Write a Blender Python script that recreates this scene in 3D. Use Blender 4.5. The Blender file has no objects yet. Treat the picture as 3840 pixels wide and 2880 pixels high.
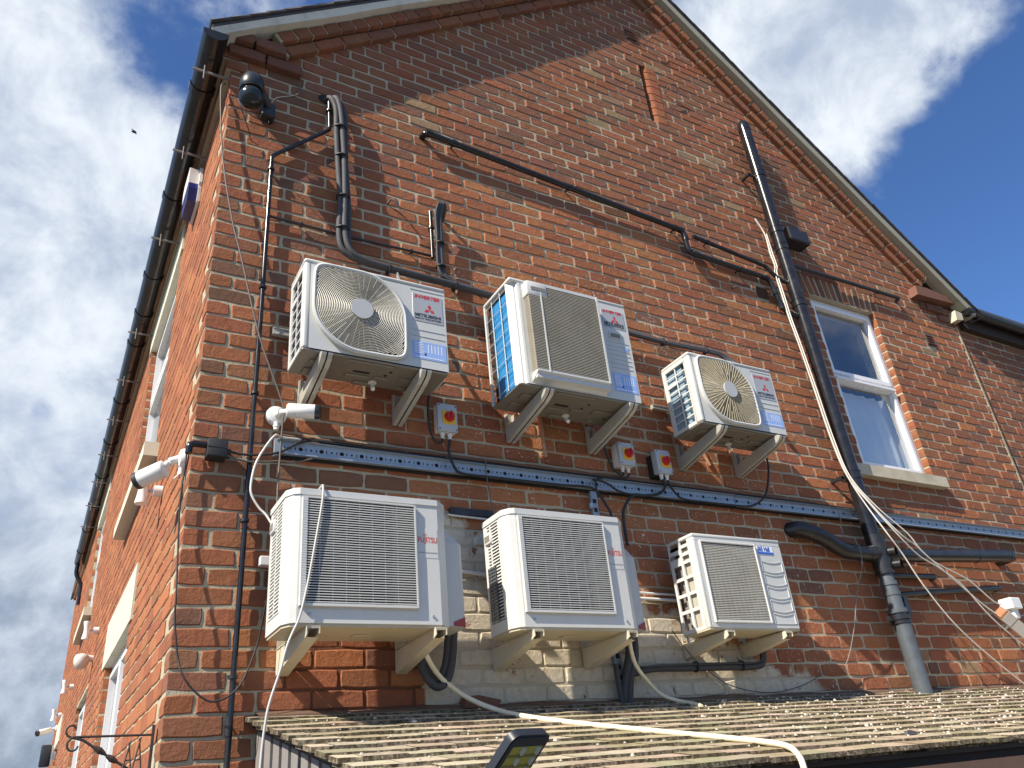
import bpy, bmesh, math, random
import numpy as np
from mathutils import Vector, Matrix
random.seed(11); RN = random.Random(5)
scene = bpy.context.scene
COL = scene.collection

# ------------------------------------------------------------------ camera
cam_d = bpy.data.cameras.new('camera'); cam = bpy.data.objects.new('camera', cam_d); COL.objects.link(cam)
CAM = Vector((-0.4495, -3.6191, 1.85))
RV = Vector((0.87204568, -0.48080171, -0.09146615)); UV = Vector((-0.15571814, -0.44974049, 0.87948016)); FV = Vector((0.46399159, 0.75270393, 0.4670638))
mw = Matrix.Identity(4)
for i in range(3):
    mw[i][0] = RV[i]; mw[i][1] = UV[i]; mw[i][2] = -FV[i]; mw[i][3] = CAM[i]
cam.matrix_world = mw
cam_d.sensor_fit = 'HORIZONTAL'; cam_d.sensor_width = 36.0; cam_d.lens = 2963.5 / 3840 * 36.0
cam_d.clip_start = 0.05; cam_d.clip_end = 2000
scene.camera = cam
def project(p):
    d = Vector(p) - CAM; w = d.dot(FV)
    if w <= 0.05: return None
    return 512 + 790.27 * d.dot(RV) / w, 384 - 790.27 * d.dot(UV) / w

# ------------------------------------------------------------------ light
SUNV = Vector((-3.2, -1.0, 3.1)).normalized()          # towards the sun
sun_d = bpy.data.lights.new('sun', 'SUN'); sun = bpy.data.objects.new('sun', sun_d); COL.objects.link(sun)
sun_d.energy = 5.0; sun_d.angle = math.radians(0.55); sun_d.color = (1.0, 0.91, 0.77)
sun.rotation_euler = (-SUNV).to_track_quat('-Z', 'Y').to_euler()
sun.location = (-20, -8, 20)
EXPOSURE = 0.75
scene.view_settings.view_transform = 'Standard'; scene.view_settings.look = 'None'
scene.view_settings.exposure = EXPOSURE; scene.view_settings.gamma = 1.0
scene.view_settings.use_curve_mapping = False
scene.render.engine = 'CYCLES'
scene.cycles.max_bounces = 6; scene.cycles.diffuse_bounces = 3; scene.cycles.transparent_max_bounces = 8

# ------------------------------------------------------------------ node helpers
class NT:
    def __init__(s, tree): s.t = tree; s.n = tree.nodes; s.l = tree.links
    def new(s, ty, **kw):
        x = s.n.new(ty)
        for k, v in kw.items(): setattr(x, k, v)
        return x
    def put(s, sock, v):
        if isinstance(v, bpy.types.NodeSocket): s.l.new(v, sock)
        else: sock.default_value = v
    def m(s, op, a, b=0.0, c=None, clamp=False):
        x = s.new('ShaderNodeMath', operation=op, use_clamp=clamp)
        s.put(x.inputs[0], a); s.put(x.inputs[1], b)
        if c is not None: s.put(x.inputs[2], c)
        return x.outputs[0]
    def ss(s, v, a, b, o0=0.0, o1=1.0):
        x = s.new('ShaderNodeMapRange', interpolation_type='SMOOTHSTEP')
        s.put(x.inputs[0], v); s.put(x.inputs[1], a); s.put(x.inputs[2], b); s.put(x.inputs[3], o0); s.put(x.inputs[4], o1)
        return x.outputs[0]
    def noise(s, vec, scale, detail=4.0, rough=0.55, dist=0.0):
        x = s.new('ShaderNodeTexNoise'); s.put(x.inputs['Vector'], vec)
        x.inputs['Scale'].default_value = scale; x.inputs['Detail'].default_value = detail
        x.inputs['Roughness'].default_value = rough; x.inputs['Distortion'].default_value = dist
        return x.outputs[0]
    def mix(s, f, a, b, blend='MIX'):
        x = s.new('ShaderNodeMix', data_type='RGBA', blend_type=blend)
        s.put(x.inputs[0], f)
        for sock, v in ((x.inputs[6], a), (x.inputs[7], b)):
            s.put(sock, v if isinstance(v, bpy.types.NodeSocket) else (v[0], v[1], v[2], 1.0))
        return x.outputs[2]
    def scale(s, vec, k):
        x = s.new('ShaderNodeVectorMath', operation='MULTIPLY'); s.put(x.inputs[0], vec); x.inputs[1].default_value = k
        return x.outputs[0]

# ------------------------------------------------------------------ world
world = bpy.data.worlds.new('World'); scene.world = world; world.use_nodes = True
T = NT(world.node_tree); T.n.clear()
out = T.new('ShaderNodeOutputWorld'); bg = T.new('ShaderNodeBackground')
sky = T.new('ShaderNodeTexSky', sky_type='NISHITA'); sky.sun_disc = False
sky.sun_elevation = math.asin(SUNV.z); sky.sun_rotation = math.atan2(SUNV.x, SUNV.y)
sky.air_density = 1.0; sky.dust_density = 0.6; sky.ozone_density = 2.2
tc = T.new('ShaderNodeTexCoord'); dirv = tc.outputs['Generated']
sep = T.new('ShaderNodeSeparateXYZ'); T.l.new(dirv, sep.inputs[0])
den = T.m('ADD', T.m('MAXIMUM', sep.outputs[2], 0.0), 0.22)
px = T.m('DIVIDE', sep.outputs[0], den); py = T.m('DIVIDE', sep.outputs[1], den)
cmb = T.new('ShaderNodeCombineXYZ'); T.l.new(px, cmb.inputs[0]); T.l.new(py, cmb.inputs[1])
cl = T.noise(dirv, 8.5, 12.0, 0.60, 0.15)
big = T.noise(dirv, 2.2, 3.0, 0.5, 0.0)
acc = T.m('ADD', T.m('MULTIPLY', cl, 1.05), T.m('MULTIPLY', big, 0.30))
for d, rad, wt in [((-0.05, 0.80, 0.60), 0.22, 0.42), ((-0.06, 0.90, 0.43), 0.22, 0.36), ((0.0, 0.97, 0.2), 0.25, 0.30), ((-0.10, 0.72, 0.68), 0.12, 0.20),
                   ((0.615, 0.345, 0.70), 0.135, 0.42), ((0.68, 0.33, 0.655), 0.11, 0.30), ((0.545, 0.368, 0.754), 0.08, 0.12),
                   ((-0.03, 0.655, 0.754), 0.09, -0.16), ((0.05, 0.68, 0.73), 0.08, -0.24), ((-0.043, 0.905, 0.424), 0.022, -0.55),
                   ((0.82, 0.35, 0.45), 0.16, -0.40), ((0.785, 0.262, 0.56), 0.10, -0.32), ((0.16, 0.574, 0.803), 0.12, -0.03)]:
    dn = Vector(d).normalized()
    vm = T.new('ShaderNodeVectorMath', operation='DISTANCE'); T.l.new(dirv, vm.inputs[0]); vm.inputs[1].default_value = dn
    fall = T.ss(vm.outputs['Value'], 0.0, rad * 2.0, 1.0, 0.0)
    acc = T.m('ADD', acc, T.m('MULTIPLY', fall, wt))
mask = T.ss(acc, 0.60, 0.95)
shade = T.noise(dirv, 9.0, 7.0, 0.6, 0.3)
low = T.ss(sep.outputs[2], 0.10, 0.40)
ccol = T.mix(T.m('MULTIPLY', T.ss(shade, 0.3, 0.7), T.ss(acc, 0.62, 1.0, 0.35, 1.0)), (5.6, 6.6, 8.4), (11.6, 12.3, 12.9))
ccol = T.mix(low, T.mix(T.ss(shade, 0.35, 0.65), (3.0, 3.6, 4.7), (7.2, 8.0, 9.2)), ccol)
skyc = T.mix(1.0, sky.outputs[0], (0.95, 1.34, 1.90), 'MULTIPLY')
full = T.mix(T.m('MULTIPLY', mask, 0.93), skyc, ccol)
T.l.new(full, bg.inputs[0]); bg.inputs[1].default_value = 0.0505
T.l.new(bg.outputs[0], out.inputs[0])

# ------------------------------------------------------------------ materials
MAT = {}
def mat(name, col, rough=0.6, metal=0.0, var=0.12, vscale=9.0, bump=0.0, bscale=60.0, dirt=None, dirtamt=0.35, dscale=5.0, spec=0.5, coat=0.0, trans=0.0):
    m = bpy.data.materials.new(name); m.use_nodes = True
    t = NT(m.node_tree); b = t.n['Principled BSDF']
    geo = t.new('ShaderNodeNewGeometry'); pos = geo.outputs['Position']
    c = t.mix(t.noise(pos, vscale, 5.0, 0.6), tuple(max(0, x * (1 - var)) for x in col), tuple(min(1, x * (1 + var)) for x in col))
    if dirt is not None:
        dm = t.m('MULTIPLY', t.ss(t.noise(pos, dscale, 6.0, 0.65, 0.3), 0.45, 0.75), dirtamt)
        c = t.mix(dm, c, dirt)
    t.l.new(c, b.inputs['Base Color'])
    rr = t.m('ADD', rough - 0.08, t.m('MULTIPLY', t.noise(pos, vscale * 2.3, 4.0), 0.16))
    t.l.new(rr, b.inputs['Roughness']); b.inputs['Metallic'].default_value = metal
    b.inputs['Specular IOR Level'].default_value = spec
    b.inputs['Coat Weight'].default_value = coat
    if bump:
        bp = t.new('ShaderNodeBump'); bp.inputs['Strength'].default_value = bump; bp.inputs['Distance'].default_value = 0.004
        t.l.new(t.noise(pos, bscale, 6.0, 0.65), bp.inputs['Height']); t.l.new(bp.outputs[0], b.inputs['Normal'])
    MAT[name] = m
    return m

# masks shared by brick and mortar: old whitewash low on the gable, flecks of it higher up, one unpointed repair
grp = bpy.data.node_groups.new('wall_wear', 'ShaderNodeTree')
for nm in ('paint', 'fleck', 'repair'): grp.interface.new_socket(nm, in_out='OUTPUT', socket_type='NodeSocketFloat')
g = NT(grp); go = g.new('NodeGroupOutput'); gg = g.new('ShaderNodeNewGeometry'); gp = gg.outputs['Position']
gs = g.new('ShaderNodeSeparateXYZ'); g.l.new(gp, gs.inputs[0]); X_, Y_, Z_ = gs.outputs
onG = g.m('LESS_THAN', Y_, 0.2)
ztop = g.m('SUBTRACT', 3.28, g.m('MULTIPLY', g.m('SUBTRACT', X_, 1.14), 0.36))
nz = g.noise(gp, 4.5, 5.0, 0.6)
p1 = g.ss(g.m('SUBTRACT', g.m('ADD', ztop, g.m('MULTIPLY', g.m('SUBTRACT', nz, 0.5), 0.55)), Z_), -0.02, 0.05)
p2 = g.ss(X_, 1.125, 1.14)
p3 = g.ss(g.m('ADD', X_, g.m('MULTIPLY', nz, 0.5)), 3.98, 4.16, 1.0, 0.0)
wear = g.ss(g.noise(gp, 17.0, 7.0, 0.7, 0.4), 0.585, 0.66, 1.0, 0.0)
paint = g.m('MULTIPLY', g.m('MULTIPLY', p1, p2), g.m('MULTIPLY', p3, g.m('MULTIPLY', wear, onG)))
g.l.new(g.m('MULTIPLY', paint, 0.9), go.inputs[0])
f1 = g.ss(X_, 0.95, 1.6); f2 = g.ss(X_, 3.7, 4.5, 1.0, 0.0); f3 = g.ss(Z_, 4.7, 5.5, 1.0, 0.0)
fl = g.m('MULTIPLY', g.ss(g.noise(gp, 62.0, 3.0, 0.6, 0.8), 0.615, 0.65), g.ss(g.noise(gp, 9.0, 3.0), 0.42, 0.56))
g.l.new(g.m('MULTIPLY', g.m('MULTIPLY', f1, f2), g.m('MULTIPLY', g.m('MULTIPLY', f3, fl), onG)), go.inputs[1])
r1 = g.m('MULTIPLY', g.ss(X_, 0.40, 0.47), g.ss(X_, 1.11, 1.13, 1.0, 0.0))
g.l.new(g.m('MULTIPLY', g.m('MULTIPLY', r1, g.ss(Z_, 2.56, 2.62, 1.0, 0.0)), onG), go.inputs[2])

def brick_mat(name, dark=1.0):
    m = bpy.data.materials.new(name); m.use_nodes = True
    t = NT(m.node_tree); b = t.n['Principled BSDF']
    at = t.new('ShaderNodeAttribute', attribute_name='tint'); geo = t.new('ShaderNodeNewGeometry'); pos = geo.outputs['Position']
    c = t.mix(1.0, at.outputs['Color'], t.mix(t.noise(pos, 22.0, 6.0, 0.65), (0.70, 0.68, 0.68), (1.28, 1.27, 1.26)), 'MULTIPLY')
    c = t.mix(t.m('MULTIPLY', t.ss(t.noise(pos, 11.0, 5.0, 0.7, 0.6), 0.58, 0.76), 0.28), c, (0.105, 0.066, 0.050))
    c = t.mix(t.m('MULTIPLY', t.ss(t.noise(pos, 120.0, 3.0), 0.60, 0.70), 0.5), c, (0.09, 0.045, 0.035))
    c = t.mix(t.m('MULTIPLY', t.ss(t.noise(pos, 3.2, 4.0, 0.6), 0.60, 0.80), 0.22), c, (0.38, 0.28, 0.19))
    w = t.new('ShaderNodeGroup'); w.node_tree = grp
    c = t.mix(w.outputs[1], c, (0.62, 0.52, 0.42))
    c = t.mix(w.outputs[0], c, t.mix(t.noise(pos, 30.0, 5.0), (0.42, 0.37, 0.27), (0.78, 0.71, 0.56)))
    t.l.new(c, b.inputs['Base Color']); b.inputs['Roughness'].default_value = 0.9; b.inputs['Specular IOR Level'].default_value = 0.25
    h = t.m('ADD', t.m('MULTIPLY', t.noise(pos, 70.0, 7.0, 0.7, 0.3), 1.0), t.m('MULTIPLY', t.noise(pos, 19.0, 4.0, 0.6, 0.8), 1.3))
    bp = t.new('ShaderNodeBump'); bp.inputs['Strength'].default_value = 0.85; bp.inputs['Distance'].default_value = 0.0045
    t.l.new(h, bp.inputs['Height']); t.l.new(bp.outputs[0], b.inputs['Normal'])
    MAT[name] = m
def mortar_mat(name, c0, c1):
    m = bpy.data.materials.new(name); m.use_nodes = True
    t = NT(m.node_tree); b = t.n['Principled BSDF']
    geo = t.new('ShaderNodeNewGeometry'); pos = geo.outputs['Position']
    c = t.mix(t.noise(pos, 14.0, 6.0, 0.65), c0, c1)
    c = t.mix(t.m('MULTIPLY', t.ss(t.noise(pos, 2.6, 4.0, 0.6), 0.5, 0.75), 0.5), c, (0.23, 0.19, 0.14))
    w = t.new('ShaderNodeGroup'); w.node_tree = grp
    c = t.mix(w.outputs[2], c, (0.15, 0.066, 0.040))
    c = t.mix(w.outputs[0], c, (0.50, 0.44, 0.33))
    t.l.new(c, b.inputs['Base Color']); b.inputs['Roughness'].default_value = 0.95; b.inputs['Specular IOR Level'].default_value = 0.2
    bp = t.new('ShaderNodeBump'); bp.inputs['Strength'].default_value = 0.9; bp.inputs['Distance'].default_value = 0.006
    t.l.new(t.noise(pos, 48.0, 8.0, 0.7, 0.5), bp.inputs['Height']); t.l.new(bp.outputs[0], b.inputs['Normal'])
    MAT[name] = m
brick_mat('brick'); mortar_mat('mortar', (0.31, 0.265, 0.18), (0.54, 0.475, 0.34))
mat('unit_white', (0.57, 0.575, 0.55), 0.45, var=0.05, vscale=5, dirt=(0.42, 0.38, 0.30), dirtamt=0.22, bump=0.05, bscale=300)
mat('unit_grey', (0.44, 0.455, 0.46), 0.5, var=0.05, dirt=(0.4, 0.37, 0.3), dirtamt=0.2)
mat('unit_cream', (0.47, 0.42, 0.30), 0.5, var=0.06, dirt=(0.35, 0.27, 0.17), dirtamt=0.45, dscale=4)
mat('grille_beige', (0.60, 0.575, 0.50), 0.5, var=0.07, dirt=(0.35, 0.30, 0.22), dirtamt=0.3)
mat('guard_taupe', (0.40, 0.37, 0.30), 0.55, var=0.08, dirt=(0.2, 0.17, 0.12), dirtamt=0.3)
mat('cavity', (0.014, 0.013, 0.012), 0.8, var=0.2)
mat('fan_plastic', (0.20, 0.18, 0.15), 0.6, var=0.1)
mat('fan_back', (0.085, 0.075, 0.060), 0.8, var=0.2)
mat('coil_dark', (0.045, 0.055, 0.085), 0.45, metal=0.2, var=0.2, vscale=40)
mat('coil_blue', (0.02, 0.20, 0.45), 0.5, var=0.12, vscale=20)
mat('coil_pale', (0.30, 0.42, 0.52), 0.45, metal=0.2, var=0.12, vscale=20)
mat('coil_grey', (0.22, 0.20, 0.18), 0.6, metal=0.2, var=0.2, vscale=60)
mat('galv_pan', (0.22, 0.20, 0.165), 0.5, metal=0.35, var=0.15, dirt=(0.22, 0.18, 0.12), dirtamt=0.5)
mat('bracket_steel', (0.46, 0.45, 0.40), 0.42, metal=0.25, var=0.08, dirt=(0.3, 0.26, 0.2), dirtamt=0.3)
mat('bracket_cream', (0.55, 0.51, 0.40), 0.5, var=0.07, dirt=(0.34, 0.24, 0.14), dirtamt=0.4, dscale=6)
mat('rust', (0.20, 0.09, 0.04), 0.8, var=0.3)
mat('galv', (0.34, 0.39, 0.45), 0.48, metal=0.5, var=0.14, vscale=25)
mat('black_gloss', (0.012, 0.012, 0.014), 0.20, var=0.3, dirt=(0.06, 0.055, 0.05), dirtamt=0.25, dscale=9)
mat('black_paint', (0.018, 0.018, 0.020), 0.32, var=0.3, dirt=(0.07, 0.06, 0.05), dirtamt=0.4, dscale=12)
mat('black_rubber', (0.020, 0.020, 0.021), 0.62, var=0.3)
mat('pipe_foam', (0.052, 0.052, 0.056), 0.72, var=0.25, bump=0.2, bscale=120)
mat('pipe_grey', (0.085, 0.098, 0.112), 0.36, var=0.15, dirt=(0.05, 0.045, 0.04), dirtamt=0.5, dscale=14)
mat('cable_grey', (0.11, 0.095, 0.08), 0.6, var=0.15)
mat('pipe_grey_pale', (0.46, 0.45, 0.43), 0.5, var=0.08)
mat('cable_white', (0.60, 0.57, 0.51), 0.5, var=0.08)
mat('hose_cream', (0.80, 0.72, 0.52), 0.45, var=0.06)
mat('plastic_white', (0.76, 0.75, 0.72), 0.38, var=0.05, dirt=(0.45, 0.38, 0.3), dirtamt=0.22, dscale=14)
mat('upvc', (0.80, 0.80, 0.80), 0.28, var=0.03)
mat('switch_grey', (0.42, 0.46, 0.50), 0.42, var=0.05)
mat('red_knob', (0.48, 0.012, 0.015), 0.3, var=0.1)
mat('yellow', (0.75, 0.45, 0.03), 0.4, var=0.08)
mat('tag_red', (0.24, 0.02, 0.02), 0.5)
mat('navy', (0.012, 0.016, 0.12), 0.35, var=0.1)
mat('cream_paint', (0.66, 0.63, 0.52), 0.6, var=0.08, dirt=(0.3, 0.28, 0.2), dirtamt=0.5, dscale=7, bump=0.1)
mat('olive_paint', (0.30, 0.295, 0.23), 0.6, var=0.08, dirt=(0.2, 0.2, 0.14), dirtamt=0.5, dscale=7, bump=0.1)
mat('stone', (0.52, 0.46, 0.34), 0.85, var=0.15, dirt=(0.25, 0.22, 0.16), dirtamt=0.5, bump=0.4, bscale=60)
mat('stone_painted', (0.58, 0.55, 0.43), 0.75, var=0.06, dirt=(0.45, 0.42, 0.33), dirtamt=0.35, bump=0.25, bscale=50)
mat('slate', (0.09, 0.085, 0.09), 0.6, var=0.25, bump=0.3)
mat('terracotta', (0.17, 0.072, 0.047), 0.85, var=0.15, dirt=(0.12, 0.08, 0.06), dirtamt=0.5, bump=0.4)
mat('brick_grille', (0.09, 0.06, 0.05), 0.8, var=0.2)
mat('copper', (0.58, 0.30, 0.18), 0.45, metal=0.5, var=0.2, vscale=30, dirt=(0.6, 0.55, 0.48), dirtamt=0.5, dscale=20)
mat('timber_grey', (0.20, 0.185, 0.175), 0.8, var=0.2, vscale=14, bump=0.3, bscale=40)
mat('timber_brown', (0.13, 0.075, 0.05), 0.75, var=0.2, bump=0.3)
mat('timber_dark', (0.035, 0.022, 0.016), 0.8, var=0.2)
mat('iron', (0.035, 0.028, 0.026), 0.55, var=0.3, dirt=(0.15, 0.07, 0.04), dirtamt=0.3, dscale=30)
mat('ink_red', (0.55, 0.03, 0.03), 0.5); mat('ink_dark', (0.05, 0.05, 0.06), 0.5); mat('ink_blue', (0.03, 0.12, 0.50), 0.45)
mat('ink_grey', (0.30, 0.31, 0.33), 0.5); mat('ink_orange', (0.58, 0.09, 0.05), 0.5); mat('ink_white', (0.8, 0.82, 0.85), 0.5)
mat('sticker_blue', (0.30, 0.45, 0.80), 0.35, var=0.05); mat('sticker_silver', (0.44, 0.45, 0.455), 0.35, metal=0.2, var=0.04)
mat('led_panel', (0.34, 0.33, 0.06), 0.45, var=0.15); mat('led_panel_dark', (0.16, 0.16, 0.04), 0.45); mat('led_lens', (0.45, 0.47, 0.43), 0.2, var=0.15)
mat('lamp_black', (0.022, 0.025, 0.032), 0.42, var=0.2)
mat('ptz_shell', (0.020, 0.023, 0.025), 0.34, var=0.1); mat('ptz_ball', (0.012, 0.017, 0.018), 0.18, var=0.1)
mat('curtain', (0.82, 0.82, 0.84), 0.9, var=0.06)
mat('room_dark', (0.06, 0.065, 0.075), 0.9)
mat('orange_cap', (0.34, 0.16, 0.085), 0.5); mat('paper_white', (0.78, 0.78, 0.76), 0.5)
mat('bird_dark', (0.04, 0.04, 0.045), 0.8)
mat('ground', (0.11, 0.105, 0.10), 0.9, var=0.2, vscale=2.5, bump=0.3)
mat('chips', (0.52, 0.46, 0.37), 0.85, var=0.3, vscale=30)
# moss-grown roof tile
m = bpy.data.materials.new('moss_tile'); m.use_nodes = True; t = NT(m.node_tree); b = t.n['Principled BSDF']
geo = t.new('ShaderNodeNewGeometry'); pos = geo.outputs['Position']; at = t.new('ShaderNodeAttribute', attribute_name='tint')
c = t.mix(1.0, at.outputs['Color'], t.mix(t.noise(pos, 26.0, 6.0, 0.7), (0.55, 0.55, 0.55), (1.4, 1.4, 1.38)), 'MULTIPLY')
c = t.mix(t.m('MULTIPLY', t.ss(t.noise(pos, 9.0, 6.0, 0.7, 0.5), 0.50, 0.68), 0.40), c, (0.21, 0.175, 0.09))
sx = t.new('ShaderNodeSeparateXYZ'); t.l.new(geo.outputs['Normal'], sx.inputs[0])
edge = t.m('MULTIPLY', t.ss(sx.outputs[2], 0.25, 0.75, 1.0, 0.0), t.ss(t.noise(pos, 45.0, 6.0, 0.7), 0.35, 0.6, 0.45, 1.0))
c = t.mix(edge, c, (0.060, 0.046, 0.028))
c = t.mix(t.m('MULTIPLY', t.ss(t.noise(pos, 95.0, 3.0), 0.62, 0.70), 0.6), c, (0.46, 0.42, 0.32))
t.l.new(c, b.inputs['Base Color']); b.inputs['Roughness'].default_value = 0.95; b.inputs['Specular IOR Level'].default_value = 0.2
bp = t.new('ShaderNodeBump'); bp.inputs['Strength'].default_value = 0.9; bp.inputs['Distance'].default_value = 0.006
t.l.new(t.noise(pos, 65.0, 8.0, 0.75), bp.inputs['Height']); t.l.new(bp.outputs[0], b.inputs['Normal']); MAT['moss_tile'] = m
# window glass
m = bpy.data.materials.new('glass'); m.use_nodes = True; t = NT(m.node_tree); t.n.clear()
o = t.new('ShaderNodeOutputMaterial'); tr = t.new('ShaderNodeBsdfTransparent'); gl = t.new('ShaderNodeBsdfGlossy'); gl.inputs['Roughness'].default_value = 0.02
tr.inputs[0].default_value = (0.80, 0.86, 0.90, 1); fr = t.new('ShaderNodeLayerWeight'); fr.inputs[0].default_value = 0.5
mx = t.new('ShaderNodeMixShader'); t.l.new(t.m('ADD', t.m('MULTIPLY', t.m('POWER', fr.outputs['Facing'], 2.2), 0.95), 0.09, clamp=True), mx.inputs[0]); t.l.new(tr.outputs[0], mx.inputs[1]); t.l.new(gl.outputs[0], mx.inputs[2])
t.l.new(mx.outputs[0], o.inputs[0]); MAT['glass'] = m

# ------------------------------------------------------------------ mesh helpers
ORG = {}
class MB:
    def __init__(s): s.v = []; s.f = []; s.c = []
    def add(s, vs, fs, col=None):
        o = len(s.v); s.v += [tuple(p) for p in vs]; s.f += [tuple(i + o for i in q) for q in fs]
        s.c += [col or (1, 1, 1)] * len(vs)
        return s
    def box(s, x0, x1, y0, y1, z0, z1, col=None):
        return s.add([(x0, y0, z0), (x1, y0, z0), (x1, y1, z0), (x0, y1, z0), (x0, y0, z1), (x1, y0, z1), (x1, y1, z1), (x0, y1, z1)],
                     [(0, 3, 2, 1), (4, 5, 6, 7), (0, 1, 5, 4), (1, 2, 6, 5), (2, 3, 7, 6), (3, 0, 4, 7)], col)
    def rbox(s, x0, x1, y0, y1, z0, z1, r=0.004, seg=2):
        bm = bmesh.new(); bmesh.ops.create_cube(bm, size=1.0)
        for v in bm.verts: v.co = Vector(((x0 + x1) / 2 + v.co.x * (x1 - x0), (y0 + y1) / 2 + v.co.y * (y1 - y0), (z0 + z1) / 2 + v.co.z * (z1 - z0)))
        bmesh.ops.bevel(bm, geom=bm.edges[:], offset=min(r, .49 * min(x1 - x0, y1 - y0, z1 - z0)), segments=seg, affect='EDGES', profile=0.5)
        bm.verts.index_update(); s.add([v.co[:] for v in bm.verts], [[v.index for v in f.verts] for f in bm.faces]); bm.free(); return s
    def prism(s, poly, fn, w0, w1, col=None):      # poly in (a,b), fn(a,b,w) -> xyz
        n = len(poly); vs = [fn(a, b, w0) for a, b in poly] + [fn(a, b, w1) for a, b in poly]
        return s.add(vs, [tuple(range(n))[::-1], tuple(range(n, 2 * n))] + [(i, (i + 1) % n, n + (i + 1) % n, n + i) for i in range(n)], col)
    def tube(s, pts, r, n=10, caps=True, flat=False):
        P = [Vector(p) for p in pts]; rs = r if isinstance(r, (list, tuple)) else [r] * len(P)
        k = len(P); tang = []
        for i in range(k):
            a = P[max(0, i - 1)]; b_ = P[min(k - 1, i + 1)]; d = b_ - a
            tang.append(d.normalized() if d.length > 1e-9 else Vector((0, 0, 1)))
        ref = Vector((0, 1, 0)) if abs(tang[0].y) < 0.9 else Vector((1, 0, 0))
        nrm = (ref - tang[0] * ref.dot(tang[0])).normalized(); vs = []
        for i in range(k):
            nrm = (nrm - tang[i] * nrm.dot(tang[i])).normalized(); bn = tang[i].cross(nrm)
            for j in range(n):
                a = 2 * math.pi * j / n
                vs.append(P[i] + (nrm * math.cos(a) + bn * math.sin(a)) * rs[i])
        fs = [(i * n + j, i * n + (j + 1) % n, (i + 1) * n + (j + 1) % n, (i + 1) * n + j) for i in range(k - 1) for j in range(n)]
        if caps: fs += [tuple(range(n))[::-1], tuple((k - 1) * n + j for j in range(n))]
        return s.add([v[:] for v in vs], fs)
    def disc(s, c, r, n=32, axis='y', th=0.004, sq=1.0):
        c = Vector(c); A = {'y': (Vector((1, 0, 0)), Vector((0, 0, 1)), Vector((0, 1, 0))), 'x': (Vector((0, 1, 0)), Vector((0, 0, 1)), Vector((1, 0, 0))), 'z': (Vector((1, 0, 0)), Vector((0, 1, 0)), Vector((0, 0, 1)))}[axis]
        poly = [(r * math.cos(2 * math.pi * i / n), r * sq * math.sin(2 * math.pi * i / n)) for i in range(n)]
        return s.prism(poly, lambda a, b, w: (c + A[0] * a + A[1] * b + A[2] * w)[:], -th / 2, th / 2)
    def lathe(s, prof, n=24, base=(0, 0, 0), rot=None):   # profile (radius, height) about local z
        vs = []; b0 = Vector(base)
        for r, z in prof:
            for j in range(n):
                a = 2 * math.pi * j / n; p = Vector((r * math.cos(a), r * math.sin(a), z))
                if rot is not None: p = rot @ p
                vs.append((b0 + p)[:])
        k = len(prof)
        fs = [(i * n + j, i * n + (j + 1) % n, (i + 1) * n + (j + 1) % n, (i + 1) * n + j) for i in range(k - 1) for j in range(n)]
        fs += [tuple(range(n))[::-1], tuple((k - 1) * n + j for j in range(n))]
        return s.add(vs, fs)
    def mesh(s, name, org=(0, 0, 0), tint=False, smooth=None):
        me = bpy.data.meshes.new(name); o = org
        me.from_pydata([(p[0] - o[0], p[1] - o[1], p[2] - o[2]) for p in s.v], [], s.f)
        if tint:
            a = me.attributes.new('tint', 'FLOAT_VECTOR', 'POINT'); a.data.foreach_set('vector', np.array(s.c, dtype=np.float32).ravel())
        if smooth:
            me.polygons.foreach_set('use_smooth', [True] * len(me.polygons)); me.set_sharp_from_angle(angle=math.radians(smooth))
        me.validate(); return me
    def build(s, name, mt, parent=None, smooth=None, tint=False, label=None, kind=None, local=False):
        org = (0, 0, 0) if (local or parent is None) else ORG[parent.name]
        me = s.mesh(name, org, tint, smooth); me.materials.append(MAT[mt])
        ob = bpy.data.objects.new(name, me); COL.objects.link(ob)
        if parent is not None: ob.parent = parent; ORG[ob.name] = ORG[parent.name]
        if label: ob['label'] = label
        if kind: ob['kind'] = kind
        return ob
    def thing(s, name, mt, label, cat, group=None, smooth=None, kind=None, tint=False):   # one mesh, top level
        vs = np.array(s.v); o = (float(vs[:, 0].mean()), float(vs[:, 1].mean()), float(vs[:, 2].min()))
        me = s.mesh(name, o, tint, smooth); me.materials.append(MAT[mt]); ob = bpy.data.objects.new(name, me); COL.objects.link(ob)
        ob.location = o; ORG[ob.name] = o; ob['label'] = label
        if cat: ob['category'] = cat
        if group: ob['group'] = group
        if kind: ob['kind'] = kind
        return ob
def empty(name, loc, label, cat, group=None):
    o = bpy.data.objects.new(name, None); COL.objects.link(o); o.location = loc; o.empty_display_size = 0.1
    o['label'] = label; o['category'] = cat
    if group: o['group'] = group
    ORG[o.name] = tuple(loc); return o
def curve(pts, res=6):            # Catmull-Rom through pts
    P = [Vector(p) for p in pts]; P = [P[0] * 2 - P[1]] + P + [P[-1] * 2 - P[-2]]; o = []
    for i in range(1, len(P) - 2):
        for k in range(res):
            t = k / res; a, b_, c_, d = P[i - 1], P[i], P[i + 1], P[i + 2]
            o.append(0.5 * ((2 * b_) + (c_ - a) * t + (2 * a - 5 * b_ + 4 * c_ - d) * t * t + (3 * b_ - a - 3 * c_ + d) * t ** 3))
    o.append(P[-2]); return o
def round_path(pts, r, k=5):      # straight runs with rounded bends
    P = [Vector(p) for p in pts]; o = [P[0]]
    for i in range(1, len(P) - 1):
        a = (P[i - 1] - P[i]); b_ = (P[i + 1] - P[i]); q = min(r, a.length * .45, b_.length * .45)
        A = P[i] + a.normalized() * q; B = P[i] + b_.normalized() * q
        for j in range(k + 1):
            t = j / k; o.append(A * (1 - t) ** 2 + P[i] * 2 * t * (1 - t) + B * t * t)
    o.append(P[-1]); return o
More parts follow.
